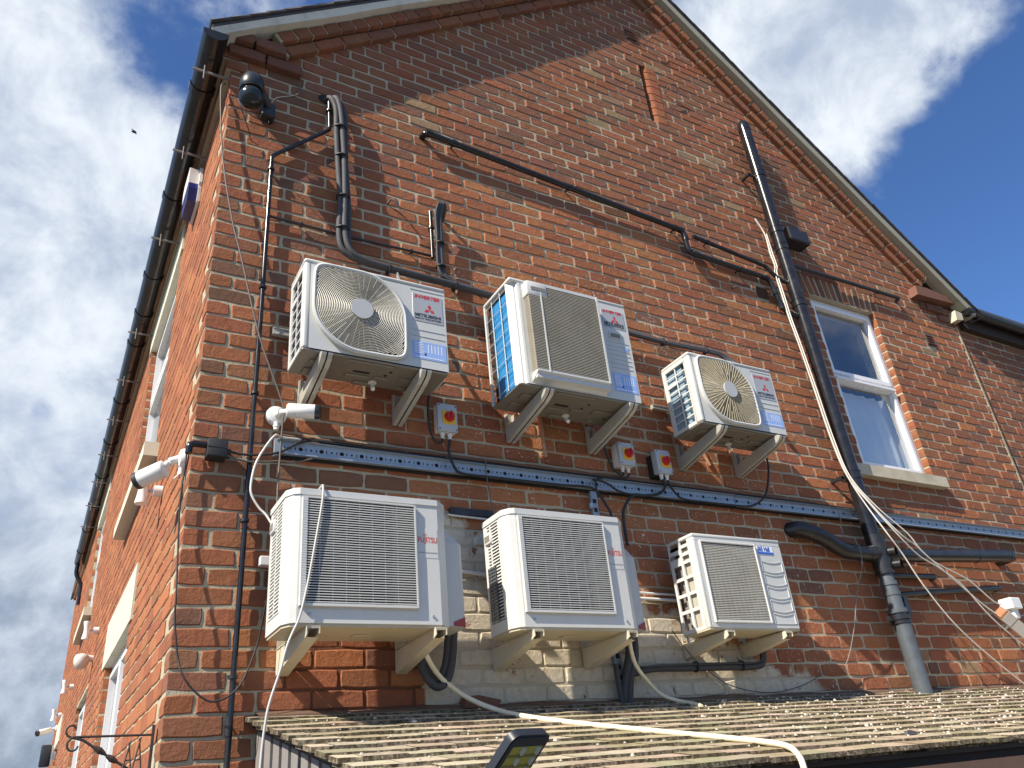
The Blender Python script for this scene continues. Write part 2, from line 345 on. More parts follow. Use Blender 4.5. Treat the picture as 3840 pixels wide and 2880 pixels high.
def text(body, size, mt, parent, x, y, z, name='lettering', shear=0.0, bold=0.0, sx=1.0, center=False, spacing=1.0):
    cu = bpy.data.curves.new('txt', 'FONT'); cu.body = body; cu.size = size; cu.shear = shear; cu.offset = bold; cu.space_character = spacing
    cu.resolution_u = 3
    if center: cu.align_x = 'CENTER'
    ob = bpy.data.objects.new('txt', cu); COL.objects.link(ob)
    me = bpy.data.meshes.new_from_object(ob); bpy.data.objects.remove(ob); bpy.data.curves.remove(cu)
    for v in me.vertices: v.co = Vector((x + v.co.x * sx, y, z + v.co.y))
    me.materials.clear(); me.materials.append(MAT[mt]); me.name = name
    o = bpy.data.objects.new(name, me); COL.objects.link(o); o.parent = parent; ORG[o.name] = ORG[parent.name]
    return o

# ================================================================== the setting: ground
MB().box(-60, 60, -60, 60, -0.2, 0.0).build('ground', 'ground')['kind'] = 'structure'

# ================================================================== the brick building
ZO = 2.1065; CP = 0.087                      # a bed joint and the course height
AX, AZ, SL, SR = 3.56, 8.80, 0.80, 0.87      # apex under the corbel, slopes of the two rakes
XR = 7.13                                    # right end of the gable
def rake(x): return AZ - SL * (AX - x) if x < AX else AZ - SR * (x - AX)
def rake_x(z): return AX - (AZ - z) / SL, AX + (AZ - z) / SR
SKEW = -0.006
def FG(u, v, w): return (u, -w, v)
def FS(u, v, w): return (-w + SKEW * u, u, v)
def frame_along(o, t, n):
    o, t, n = Vector(o), Vector(t), Vector(n)
    return lambda u, v, w: (o + t * u + n * v + Vector((0, -w, 0)))[:]
UNITS = {'A': (0.394, -0.396, 3.852, 0.770, 0.256, 0.525), 'B': (1.559, -0.446, 3.845, 0.824, 0.326, 0.691), 'C': (2.865, -0.418, 3.820, 0.741, 0.268, 0.495),
         'D': (0.346, -0.463, 2.555, 0.736, 0.293, 0.559), 'E': (1.413, -0.419, 2.563, 0.732, 0.249, 0.569), 'F': (2.640, -0.363, 2.583, 0.683, 0.223, 0.523)}
def hidden(p):
    d = Vector(p) - CAM
    for (x, y, z, w, dd, h) in UNITS.values():
        lo, hi = (x, y, z), (x + w, y + dd, z + h); t0, t1 = 0.0, 0.999
        for k in range(3):
            if abs(d[k]) < 1e-9: continue
            a = (lo[k] - CAM[k]) / d[k]; b_ = (hi[k] - CAM[k]) / d[k]
            t0 = max(t0, min(a, b_)); t1 = min(t1, max(a, b_))
        if t0 < t1: return True
    return p[2] < 2.3 and p[0] > 0.36
def jit(c, s=0.08):
    k = 1 + RN.uniform(-s, s); return (c[0] * k * (1 + RN.uniform(-.05, .05)), c[1] * k * (1 + RN.uniform(-.06, .06)), c[2] * k)
RED, ORG_, DRK, BRN, BUF, PUR = (0.285, 0.106, 0.052), (0.350, 0.138, 0.062), (0.180, 0.088, 0.055), (0.255, 0.106, 0.056), (0.28, 0.18, 0.10), (0.222, 0.100, 0.060)
def tint_gable(u, v):
    r = RN.random()
    if v > 5.6:   return jit(RED if r < .34 else BRN if r < .74 else PUR if r < .92 else BUF if r < .965 else DRK)
    if 0.9 < u < 4.3 and v > 2.3: return jit(ORG_ if r < .46 else RED if r < .88 else BRN if r < .96 else DRK)
    if u > 4.6:   return jit(RED if r < .55 else ORG_ if r < .72 else BRN if r < .9 else DRK if r < .975 else BUF)
    return jit(RED if r < .52 else ORG_ if r < .62 else BRN if r < .84 else DRK if r < .92 else PUR)
def tint_side(u, v):
    r = RN.random(); return jit(ORG_ if r < .45 else RED if r < .93 else BRN)
def brick_geo(mb, F, u0, u1, v0, v1, tint, depth=0.03, w=0.0):
    q_ = .35 if F is FS else 1.0
    nu = max(1, min(3, round((u1 - u0) / .075))); nv = 2; j = .0024
    pts = []
    for i in range(nu): pts.append((u0 + (u1 - u0) * i / nu, v0))
    for i in range(nv): pts.append((u1, v0 + (v1 - v0) * i / nv))
    for i in range(nu): pts.append((u1 - (u1 - u0) * i / nu, v1))
    for i in range(nv): pts.append((u0, v1 - (v1 - v0) * i / nv))
    cu, cv = (u0 + u1) / 2, (v0 + v1) / 2; n = len(pts); pr = w + q_ * RN.uniform(-.003, .0035); tu, tv = q_ * RN.uniform(-.010, .010), q_ * RN.uniform(-.025, .025)
    P = []
    for (a, c) in pts:
        corner = (abs(a - u0) < 1e-6 or abs(a - u1) < 1e-6) and (abs(c - v0) < 1e-6 or abs(c - v1) < 1e-6)
        k = RN.uniform(.001, .005) if corner else 0
        a += RN.uniform(-j, j) - math.copysign(k, a - cu); c += RN.uniform(-j, j) - math.copysign(k, c - cv); P.append((a, c))
    hw, hv = (u1 - u0) / 2, (v1 - v0) / 2; e = .005
    vs = [F(cu + (a - cu) * (hw - e) / hw, cv + (c - cv) * (hv - e) / hv, pr + (a - cu) * tu + (c - cv) * tv + RN.uniform(-.0008, .0008)) for a, c in P]
    vs += [F(a, c, pr - .0045 * (q_ + .15)) for a, c in P]; vs += [F(a, c, w - depth) for a, c in P]
    fs = [tuple(range(n))] + [(i, (i + 1) % n, n + (i + 1) % n, n + i) for i in range(n)] + [(n + i, n + (i + 1) % n, 2 * n + (i + 1) % n, 2 * n + i) for i in range(n)]
    mb.add(vs, [f[::-1] for f in fs], tint)
BR = []                                       # every brick: wall key, frame, extents, tint, depth, projection
def lay_row(key, F, u0, u1, z, first, prev, openings, tintf):
    joints = []; u = u0; k = 0; v0, v1 = z + .005, z + CP - .005
    while u < u1 - .02:
        if k == 0 and first: L = first
        else:
            L = .24 if RN.random() < .66 else .12
            if any(abs(u + L - q) < .038 for q in prev): L = .36 - L
            if any(abs(u + L - q) < .030 for q in prev): L = .24 + RN.choice((-.05, .05))
        e = min(u + L, u1); joints.append(e); segs = [(u, e)]; mid = z + CP / 2
        for (a, b_, c, d) in openings:
            if c < mid < d:
                ns = []
                for (p, q) in segs:
                    if q <= a or p >= b_: ns.append((p, q)); continue
                    if p < a: ns.append((p, a))
                    if q > b_: ns.append((b_, q))
                segs = ns
        for (p, q) in segs:
            if q - p < .025: continue
            s0, s1 = p + (.005 if p > u0 + 1e-6 else 0), q - .005
            if any(abs(p - o[1]) < 1e-6 for o in openings): s0 = p
            if any(abs(q - o[0]) < 1e-6 for o in openings): s1 = q
            deep = k == 0 or s0 == p or s1 == q
            BR.append((key, F, s0 + RN.uniform(-.001, .001) * (s0 != p), s1 + RN.uniform(-.001, .001), v0 + RN.uniform(-.0015, .0015), v1 + RN.uniform(-.0015, .0015), tintf(p, z), .105 if deep else .03, 0.0))
        u = e; k += 1
    return joints
WIN = (4.93, 5.79, 3.91, 5.555)               # gable window opening
SLIT = (3.51, 3.70, 7.06, 7.805)
ARCH = (4.86, 5.85, 5.555, 5.80)
AIRB = [(6.485, 6.61, 5.355, 5.49), (4.245, 4.375, 5.35, 5.465), (3.43, 3.555, 8.085, 8.225)]
prev = []; n = -24
while True:
    z = ZO + n * CP
    if z > AZ: break
    a, b_ = 0.0, XR
    if z > 5.6:
        xa, xb = rake_x(z + .02)
        a = max(0.0, xa - .02); b_ = min(XR, xb + .02)
    if b_ - a < .1: break
    first = None
    if a == 0.0: first = .24 if n % 2 else .12
    prev = lay_row('gable', FG, a, b_, z, first, prev, [WIN, SLIT, ARCH] + AIRB, tint_gable); n += 1
SIDE_OPEN = [(1.65, 3.15, 4.12, 5.72), (1.90, 3.42, 0.9, 3.05), (5.25, 6.85, 0.0, 3.20), (6.85, 8.25, 4.30, 5.72), (10.35, 11.35, 0.0, 3.22)]
SIDE_LINT = [(1.55, 3.25, 5.72, 5.96), (1.76, 3.56, 3.05, 3.40), (6.75, 8.35, 5.72, 5.96), (10.2, 11.5, 3.22, 3.58)]
SL_END = 13.2; prev = []; n = -24
while ZO + n * CP < 5.95:
    z = ZO + n * CP
    prev = lay_row('side', FS, (.11 if n % 2 else .23), SL_END, z, None, prev, SIDE_OPEN + SIDE_LINT, tint_side); n += 1
# eaves corbelling of the side wall, two oversailing courses
for k, (z, pw, L) in enumerate(((5.975, .035, .24), (6.062, .07, .12))):
    u = -.02
    while u < SL_END:
        BR.append(('side', FS, u + .005, u + L - .005, z + .004, z + .08, jit(BRN), .12, pw)); u += L
# raking corbels: stretchers below, headers oversailing above
cl_, sl_ = math.cos(math.atan(SL)), math.sin(math.atan(SL)); cr_, sr_ = math.cos(math.atan(SR)), math.sin(math.atan(SR))
FL = frame_along((0, 0, rake(0)), (cl_, 0, sl_), (-sl_, 0, cl_)); FR = frame_along((AX, 0, AZ), (cr_, 0, -sr_), (sr_, 0, cr_))
LL, LR = AX / cl_, (XR - AX) / cr_
for F, u0, u1 in ((FL, .44, LL - .02), (FR, .02, LR - .56)):
    for (v0, pw, L) in ((0.0, .040, .24), (.086, .080, .125)):
        u = u0
        while u < u1:
            e = min(u + L, u1); r = RN.random()
            BR.append(('gable', F, u + .005, e - .005, v0 + .003, v0 + .081, jit(BRN if r < .6 else PUR), .10, pw)); u = e
# kneelers; dark tint on the left bricks stands in for shadow
for (a, b_, z, pw) in ((-.03, .19, 6.085, .045), (.20, .42, 6.085, .045), (-.07, .11, 6.172, .085), (.12, .31, 6.172, .085)):
    BR.append(('gable', FG, a, b_, z, z + .078, jit(DRK), .12, pw))
for (a, b_, z, pw) in ((6.70, 6.92, 5.80, .03), (6.93, 7.12, 5.80, .03), (6.86, 7.10, 5.715, .015), (6.62, 6.70, 5.80, .012)):
    BR.append(('gable', FG, a, b_, z, z + .078, jit(DRK), .12, pw))
# flat arch of bricks on edge over the gable window
nA = 13
for i in range(nA):
    a0 = ARCH[0] + (ARCH[1] - ARCH[0]) * i / nA; a1 = ARCH[0] + (ARCH[1] - ARCH[0]) * (i + 1) / nA; mid = (a0 + a1) / 2 - 5.36
    Fa = (lambda m_: (lambda u, v, w: (u + m_ * .09 * (v - 5.555) / .245, -w, v)))(mid)
    BR.append(('gable', Fa, a0 + .006, a1 - .006, 5.562, 5.795, jit(BRN if i % 3 else DRK), .10, 0.0))
# rank by size in the picture
def score(b_):
    key, F, u0, u1, v0, v1 = b_[:6]; w = b_[8]; q = [project(F(a, c, w)) for a, c in ((u0, v0), (u1, v0), (u1, v1), (u0, v1))]
    if any(p is None for p in q): return 0
    cx, cy = sum(p[0] for p in q) / 4, sum(p[1] for p in q) / 4
    if not (5 < cx < 1019 and 5 < cy < 763): return 0
    if hidden(F((u0 + u1) / 2, (v0 + v1) / 2, w)): return 0
    return abs(sum(q[i][0] * q[(i + 1) % 4][1] - q[(i + 1) % 4][0] * q[i][1] for i in range(4))) / 2
order = sorted(range(len(BR)), key=lambda i: -score(BR[i])); top = set(order[:300])

bld = empty('brick_building', (0, 0, 0), 'red brick building with a steep gable and sunlit side wall', 'building')
def wall_mesh(F, spans, holes, topf, v0, w0, w1):      # mortar body in upright strips, leaving the openings out
    mb = MB(); cuts = sorted(set(spans + [h[0] for h in holes] + [h[1] for h in holes]))
    for a, b_ in zip(cuts[:-1], cuts[1:]):
        z = v0; hs = sorted([h for h in holes if h[0] <= a + 1e-6 and h[1] >= b_ - 1e-6], key=lambda h: h[2])
        for h in hs:
            if h[2] > z: mb.prism([(a, z), (b_, z), (b_, h[2]), (a, h[2])], F, w0, w1)
            z = h[3]
        mb.prism([(a, z), (b_, z), (b_, topf(b_)), (a, topf(a))], F, w0, w1)
    return mb
gable = wall_mesh(FG, [.005, AX, XR - .004], [(WIN[0] - .006, WIN[1] + .006, WIN[2] - .006, WIN[3] + .006), SLIT], lambda x: rake(x) + .14, 0.0, -.005, -.25).build('gable_wall', 'mortar', bld)
side = wall_mesh(FS, [.25, SL_END], [(o[0] - .006, o[1] + .006, o[2] - .006, o[3] + .006) for o in SIDE_OPEN], lambda y: 6.12, 0.0, -.005, -.25).build('side_wall', 'mortar', bld)
mb = MB(); mb.box(.0052, .25, .0052, .2501, 0, 6.1)
mb.prism([(.42, .010), (LL - .01, .010), (LL - .01, .083), (.42, .083)], FL, -.05, .030); mb.prism([(.42, .096), (LL - .01, .096), (LL - .01, .166), (.42, .166)], FL, -.05, .070)
mb.prism([(.01, .010), (LR - .55, .010), (LR - .55, .083), (.01, .083)], FR, -.05, .030); mb.prism([(.01, .096), (LR - .55, .096), (LR - .55, .166), (.01, .166)], FR, -.05, .070)
mb.prism([(0.0, 5.972), (SL_END, 5.972), (SL_END, 6.058), (0.0, 6.058)], FS, -.05, .03); mb.prism([(0.0, 6.059), (SL_END, 6.059), (SL_END, 6.145), (0.0, 6.145)], FS, -.05, .065)
mb.prism([(ARCH[0], 5.5552), (ARCH[1], 5.5552), (ARCH[1], 5.80), (ARCH[0], 5.80)], FG, -.2, -.0035)
mb.build('joint_mortar', 'mortar', bld)
parts = {'gable': gable, 'side': side}; rest = {'gable': MB(), 'side': MB()}
for i, b_ in enumerate(BR):
    if i in top:
        mb = MB(); brick_geo(mb, *b_[1:6], b_[6], b_[7], b_[8]); mb.build('brick', 'brick', parts[b_[0]], tint=True)
    else: brick_geo(rest[b_[0]], *b_[1:6], b_[6], b_[7], b_[8])
for k in rest: rest[k].build('brickwork', 'brick', parts[k], tint=True, kind='stuff')
# blocked slit: dark slot with a column of rounded bricks on its right
mb = MB(); mb.prism([(SLIT[0] + .001, SLIT[2] + .001), (SLIT[1] - .001, SLIT[2] + .001), (SLIT[1] - .001, SLIT[3] - .001), (SLIT[0] + .001, SLIT[3] - .001)], FG, -.16, -.112); mb.build('slit_back', 'brick_grille', gable)
for i in range(8):
    z0 = SLIT[2] + .005 + i * .0925; tt = jit(RED); mb = MB()
    pr_ = [(3.555, -.11), (3.555, -.055)] + [(3.612 - .057 * math.cos(a), -.052 + .055 * math.sin(a)) for a in [k * math.pi / 14 for k in range(8)]] + [(3.697, .003), (3.697, -.11)]
    mb.prism(pr_, lambda a, b2, w: (a, -b2, w), z0, z0 + .083, tt); mb.build('rounded_brick', 'brick', gable, tint=True, smooth=40)
# air bricks
for (a, b_, c, d) in AIRB:
    mb = MB(); mb.box(a + .004, b_ - .004, -.007, .02, c + .004, d - .004); ab = mb.build('air_brick', 'brick_grille', gable)
    for k in range(4):
        zz = c + .014 + (d - c - .02) * k / 4; m2 = MB(); m2.add([(a + .006, -.018, zz), (b_ - .006, -.018, zz), (b_ - .006, -.006, zz + .012), (a + .006, -.006, zz + .012), (a + .006, -.018, zz + .007), (b_ - .006, -.018, zz + .007), (b_ - .006, -.006, zz + .019), (a + .006, -.006, zz + .019)],
               [(0, 3, 2, 1), (4, 5, 6, 7), (0, 1, 5, 4), (1, 2, 6, 5), (2, 3, 7, 6), (3, 0, 4, 7)])
        m2.build('louvre', 'terracotta', ab)
# roof
def roof_pt(u, F, v, y): p = F(u, v, 0); return (p[0], y, p[2])
mb = MB()
for F, u0, u1 in ((FL, -.005, LL + .16), (FR, -.16, LR + .10)):
    mb.add([roof_pt(u0, F, .240, -.15), roof_pt(u1, F, .240, -.15), roof_pt(u1, F, .240, 14), roof_pt(u0, F, .240, 14), roof_pt(u0, F, .225, -.15), roof_pt(u1, F, .225, -.15), roof_pt(u1, F, .225, 14), roof_pt(u0, F, .225, 14)],
           [(0, 1, 2, 3), (7, 6, 5, 4), (0, 4, 5, 1), (1, 5, 6, 2), (2, 6, 7, 3), (3, 7, 4, 0)])
roof = mb.build('roof', 'slate', bld)
for F, u0, u1 in ((FL, -.005, LL + .1), (FR, 0.0, LR + .08)):
    u = u0
    while u < u1:
        v = .2405 + RN.uniform(0, .004); m2 = MB(); L = .145
        m2.add([roof_pt(u, F, v + .007, -.172 + RN.uniform(-.006, .006)), roof_pt(u + L, F, v, -.172 + RN.uniform(-.006, .006)), roof_pt(u + L, F, v, .1), roof_pt(u, F, v + .007, .1),
                roof_pt(u, F, v + .019, -.170), roof_pt(u + L, F, v + .012, -.170), roof_pt(u + L, F, v + .012, .1), roof_pt(u, F, v + .019, .1)],
               [(0, 3, 2, 1), (4, 5, 6, 7), (0, 1, 5, 4), (1, 2, 6, 5), (2, 3, 7, 6), (3, 0, 4, 7)])
        m2.build('verge_tile', 'slate', roof); u += L - .01
mb = MB()
def barge(F, u0, u1, v0, v1, y0, y1, mt, nm):
    mb = MB(); N = 14
    for i in range(N):
        a, b_ = u0 + (u1 - u0) * i / N, u0 + (u1 - u0) * (i + 1) / N
        o1, o2 = .006 * math.sin(i * 1.7), .006 * math.sin((i + 1) * 1.7)
        pa, pb = F(a, v0 + o1, 0), F(b_, v0 + o2, 0); qa, qb = F(a, v1, 0), F(b_, v1, 0)
        mb.add([(pa[0], y0, pa[2]), (pb[0], y0, pb[2]), (qb[0], y0 - .012, qb[2]), (qa[0], y0 - .012, qa[2]), (pa[0], y1, pa[2]), (pb[0], y1, pb[2]), (qb[0], y1, qb[2]), (qa[0], y1, qa[2])],
               [(0, 1, 2, 3), (7, 6, 5, 4), (0, 4, 5, 1), (3, 2, 6, 7), (0, 3, 7, 4), (1, 5, 6, 2)])
    mb.build(nm, mt, bld)
barge(FL, -.02, LL + .02, .172, .222, -.135, -.02, 'cream_paint', 'verge_fillet')
barge(FR, -.02, LR + .06, .172, .222, -.140, -.02, 'olive_paint', 'verge_fillet')
# right kneeler block
mb = MB(); mb.prism([(6.50, 5.895), (6.66, 5.90), (7.16, 5.93), (7.16, 5.985), (6.70, 6.02), (6.52, 6.005)], FG, -.1, .085); mb.build('kneeler_block', 'terracotta', bld)
mb = MB(); mb.prism([(7.02, 5.71), (7.14, 5.735), (7.16, 5.82), (7.05, 5.83)], FG, -.1, .09); mb.build('kneeler_block', 'stone', bld)
# gable window
def window(F, o, recess, bar, transom=None, name='window', mullion=None, parent=bld):
    u0, u1, v0, v1 = o; f0, f1 = -recess - .06, -recess; mb = MB(); g_ = .002
    for (a, b_, c, d) in ((u0 + g_, u0 + bar, v0 + g_, v1 - g_), (u1 - bar, u1 - g_, v0 + g_, v1 - g_), (u0 + bar, u1 - bar, v0 + g_, v0 + bar), (u0 + bar, u1 - bar, v1 - bar, v1 - g_)):
        mb.prism([(a, c), (b_, c), (b_, d), (a, d)], F, f0, f1)
    if transom: mb.prism([(u0 + bar, transom - .02), (u1 - bar, transom - .02), (u1 - bar, transom + .02), (u0 + bar, transom + .02)], F, f0, f1)
    if mullion: mb.prism([(mullion - .025, v0 + bar), (mullion + .025, v0 + bar), (mullion + .025, v1 - bar), (mullion - .025, v1 - bar)], F, f0, f1)
    w_ = mb.build(name, 'upvc', parent)
    cells = [(u0 + bar, u1 - bar)] if not mullion else [(u0 + bar, mullion - .025), (mullion + .025, u1 - bar)]
    rows = [(v0 + bar, v1 - bar)] if not transom else [(v0 + bar, transom - .02), (transom + .02, v1 - bar)]
    for (a, b_) in cells:
        for (c, d) in rows:
            m2 = MB(); k = .035
            for (p, q, r_, s_) in ((a, a + k, c, d), (b_ - k, b_, c, d), (a + k, b_ - k, c, c + k), (a + k, b_ - k, d - k, d)):
                m2.prism([(p + .001, r_ + .001), (q - .001 * (q == b_), r_ + .001), (q - .001 * (q == b_), s_ - .001), (p + .001, s_ - .001)], F, f0 + .01, f1 + .012)
            m2.build('sash', 'upvc', w_)
            m3 = MB(); m3.add([F(p, q, f0 + .03) for p, q in ((a + k - .004, c + k - .004), (b_ - k + .004, c + k - .004), (b_ - k + .004, d - k + .004), (a + k - .004, d - k + .004))], [(0, 1, 2, 3)]); m3.build('pane', 'glass', w_)
    return w_
gw = window(FG, WIN, .055, .045, transom=4.775)
mb = MB(); mb.prism([(4.68, 3.815), (5.86, 3.815), (5.86, 3.905), (4.68, 3.905)], FG, -.10, .065); mb.build('sill', 'stone', gw)
mb = MB(); mb.prism([(WIN[0] + .05, 4.755), (WIN[1] - .05, 4.755), (WIN[1] - .05, 4.735), (WIN[0] + .05, 4.735)], FG, -.055, -.02); mb.build('drip_bar', 'upvc', gw)
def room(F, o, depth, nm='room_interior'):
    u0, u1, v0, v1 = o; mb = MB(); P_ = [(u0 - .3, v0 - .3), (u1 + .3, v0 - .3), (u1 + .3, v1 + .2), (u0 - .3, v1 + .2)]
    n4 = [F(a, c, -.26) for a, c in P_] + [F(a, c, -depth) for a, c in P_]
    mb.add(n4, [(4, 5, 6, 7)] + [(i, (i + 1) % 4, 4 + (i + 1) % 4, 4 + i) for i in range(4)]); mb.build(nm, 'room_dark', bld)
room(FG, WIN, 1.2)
# side wall windows and doors
for i, o in enumerate(SIDE_OPEN):
    window(FS, o, .05, .06, transom=(o[2] + (o[3] - o[2]) * .62) if i in (0, 3) else None, name='door' if i in (2, 4) else 'window', mullion=(o[0] + o[1]) / 2 if i in (1, 2) else None)
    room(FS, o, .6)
for o in SIDE_LINT:
    mb = MB(); mb.prism([(o[0], o[2]), (o[1], o[2]), (o[1], o[3]), (o[0], o[3])], FS, -.2, .012); mb.build('lintel', 'stone_painted', bld)
for (a, b_, z) in ((1.50, 3.30, 4.02), (6.70, 8.40, 4.19)):
    mb = MB(); mb.prism([(a, z), (b_, z), (b_, z + .095), (a, z + .095)], FS, -.12, .085); mb.build('sill', 'stone_painted', bld)
# eaves gutter of the side wall
def gutter(p0, p1, r, out, nm, parent, mt='black_gloss', clips=()):
    P0, P1 = Vector(p0), Vector(p1); ax_ = (P1 - P0).normalized(); sd = Vector(out); mb = MB(); n_ = 12
    ring = [(math.cos(a), math.sin(a)) for a in [math.pi + math.pi * k / n_ for k in range(n_ + 1)]]
    vs = []
    for P_ in (P0, P1):
        for rr in (r, r - .004):
            vs += [(P_ + sd * (c * rr) + Vector((0, 0, s_ * rr)))[:] for c, s_ in ring]
    m_ = n_ + 1; fs = []
    for k in range(n_): fs += [(k, k + 1, 2 * m_ + k + 1, 2 * m_ + k), (m_ + k, m_ + k + 1, 3 * m_ + k + 1, 3 * m_ + k), (k, k + 1, m_ + k + 1, m_ + k)]
    fs += [(0, m_, 3 * m_, 2 * m_), (n_, m_ + n_, 3 * m_ + n_, 2 * m_ + n_)]
    mb.add(vs, fs)
    gt = mb.build(nm, mt, parent, smooth=50)
    m2 = MB(); m2.add([(P0 + sd * (c * r) + Vector((0, 0, s_ * r)) - ax_ * .002)[:] for c, s_ in ring] + [(P0 + sd * (c * r) + Vector((0, 0, s_ * r)) + ax_ * .003)[:] for c, s_ in ring], [tuple(range(m_)), tuple(range(m_, 2 * m_))[::-1]] + [(k, k + 1, m_ + k + 1, m_ + k) for k in range(n_)] + [(0, n_, m_ + n_, m_)])
    m2.build('stop_end', mt, gt)
    for q in clips:
        C0 = P0 + ax_ * q; m3 = MB(); vv = []
        for d_ in (-.03, .03):
            for rr in (r + .007, r + .001): vv += [(C0 + ax_ * d_ + sd * (c * rr) + Vector((0, 0, s_ * rr)))[:] for c, s_ in ring]
        ff = []
        for k in range(n_): ff += [(k, k + 1, m_ + k + 1, m_ + k), (2 * m_ + k, 2 * m_ + k + 1, 3 * m_ + k + 1, 3 * m_ + k), (k, k + 1, 2 * m_ + k + 1, 2 * m_ + k)]
        m3.add(vv, ff + [(0, m_, 3 * m_, 2 * m_), (n_, m_ + n_, 3 * m_ + n_, 2 * m_ + n_)]); m3.build('gutter_clip', mt, gt)
    return gt
gt = gutter((-.128, -.19, 6.04), (-.168, 11.0, 6.02), .073, (1, 0, 0), 'gutter', bld, clips=(.45, 1.55, 2.6, 3.2, 3.75, 5.0, 6.1, 7.2, 8.3, 9.4, 10.5))
for y in (.02, .75, 1.75, 3.2, 4.15, 5.1, 6.1, 7.0, 7.9, 8.8):
    xx = SKEW * y; mb = MB(); mb.box(xx - .215, xx + .002, y - .006, y + .006, 5.905, 5.917); mb.tube([(xx - .150, y - .008, 5.845), (xx - .150, y - .008, 5.955)], .005, 6); mb.build('gutter_spike', 'timber_grey', gt)
mb = MB(); mb.tube(round_path([(-.185, 10.9, 5.98), (-.19, 10.9, 5.80), (-.085, 10.9, 5.62), (-.085, 10.9, 5.3)], .06), .034, 10); mb.build('swan_neck', 'black_gloss', bld, smooth=40)

# curtain behind the lower pane
mb = MB(); NN = 40; vs = []; fs = []
for i in range(NN + 1):
    t_ = i / NN; xx = 4.95 + .82 * t_
    for j, zz in enumerate((3.96, 4.15, 4.35, 4.55, 4.70)):
        k = .35 + .65 * abs(j - 1.5) / 2.5
        vs.append((xx + .03 * math.sin(j), .150 + (.004 + .026 * max(0, t_ - .45)) * math.sin(t_ * 36 + j * .3) + .012 * t_, zz))
for i in range(NN):
    for j in range(4): fs.append((i * 5 + j, i * 5 + j + 1, (i + 1) * 5 + j + 1, (i + 1) * 5 + j))
mb.add(vs, fs); mb.thing('curtain', 'curtain', 'white curtain hanging behind the lower pane of the gable window', 'curtain', smooth=80)

# ================================================================== neighbouring building on the right
nb = empty('neighbouring_building', (7.14, 0.03, 0), 'darker brick building joined on beyond the gable at the right', 'building')
mb = MB(); mb.box(7.142, 11.5, .035, .3, 0, 5.74); nwall = mb.build('wall', 'mortar', nb)
mb = MB(); mb.box(7.118, 7.146, -.002, .03, 0, 5.70); mb.build('joint', 'mortar', nb)
FN = lambda u, v, w: (u, .03 - w, v)
BN = BR; BR = []; prev = []; n = -24
def tint_n(u, v):
    r = RN.random(); return jit(BRN if r < .45 else PUR if r < .7 else RED if r < .88 else DRK)
while ZO + n * CP < 5.68:
    prev = lay_row('n', FN, 7.15, 11.4, ZO + n * CP + .02, .24 if n % 2 else .12, prev, [], tint_n); n += 1
sc = sorted(range(len(BR)), key=lambda i: -score(BR[i])); sc = set(i for i in sc[:300] if score(BR[i]) > 0); rn = MB()
for i, b_ in enumerate(BR):
    if i in sc: mb = MB(); brick_geo(mb, *b_[1:6], b_[6], b_[7], b_[8]); mb.build('brick', 'brick', nwall, tint=True)
    else: brick_geo(rn, *b_[1:6], b_[6], b_[7], b_[8])
rn.build('brickwork', 'brick', nwall, tint=True, kind='stuff')
gutter((7.20, -.10, 5.86), (11.5, -.10, 5.84), .062, (0, 1, 0), 'gutter', nb, clips=(.2, 1.1, 2.0))
mb = MB(); mb.box(7.25, 11.5, -.03, .03, 5.70, 5.90); mb.build('fascia', 'timber_dark', nb)
mb = MB(); mb.add([(7.22, -.12, 5.93), (11.6, -.12, 5.93), (11.6, 3.5, 8.3), (7.22, 3.5, 8.3), (7.22, -.12, 5.90), (11.6, -.12, 5.90), (11.6, 3.5, 8.27), (7.22, 3.5, 8.27)], [(0, 1, 2, 3), (7, 6, 5, 4), (0, 4, 5, 1), (1, 5, 6, 2), (2, 6, 7, 3), (3, 7, 4, 0)]); mb.build('roof', 'slate', nb)

# ================================================================== outdoor units
def bars_panel(mb, x, y0, y1, z0, z1, cols, rows, th, t=0.006):   # open guard in the plane x
    for i in range(cols + 1):
        y = y0 + (y1 - y0) * i / cols; mb.box(x, x + t, y - th / 2, y + th / 2, z0, z1)
    for j in range(rows + 1):
        z = z0 + (z1 - z0) * j / rows; mb.box(x + .0005, x + t - .0005, y0, y1, z - th / 2, z + th / 2)
def base_pan(root, w, d, mt='galv_pan'):
    mb = MB(); mb.rbox(.002, w - .002, .004, d - .004, -.014, -.0005, .004, 1)
    for (a, b_, c, e) in ((.30, .62, .018, .032), (.34, .50, .55, .66), (.53, .63, .50, .60), (.70, .86, .40, .55), (.08, .16, .25, .42), (.07, .14, .60, .82), (.42, .58, .80, .90), (.74, .80, .78, .86)):
        mb.rbox(a * w, b_ * w, c * d + .01, e * d + .02, -.022, -.013, .006, 1)
    bp_ = mb.build('base_pan', mt, root, local=True)
    m2 = MB()
    for (a, b_) in ((.62, .30), (.60, .46), (.20, .12), (.86, .7)): m2.disc((a * w, b_ * d, -.0145), .009, 14, 'z', .002)
    m2.box(.38 * w, .49 * w, .44 * d, .51 * d, -.0155, -.0135); m2.build('drain_holes', 'cavity', bp_, local=True)
    m3 = MB(); m3.tube([(.55 * w, .80 * d, -.014), (.55 * w, .80 * d, -.03), (.55 * w, .78 * d, -.05), (.545 * w, .72 * d, -.065)], .011, 10); m3.tube([(.55 * w, .80 * d, -.012), (.55 * w, .80 * d, -.022)], .022, 14); m3.build('drain_spout', 'plastic_white', bp_, smooth=40, local=True)
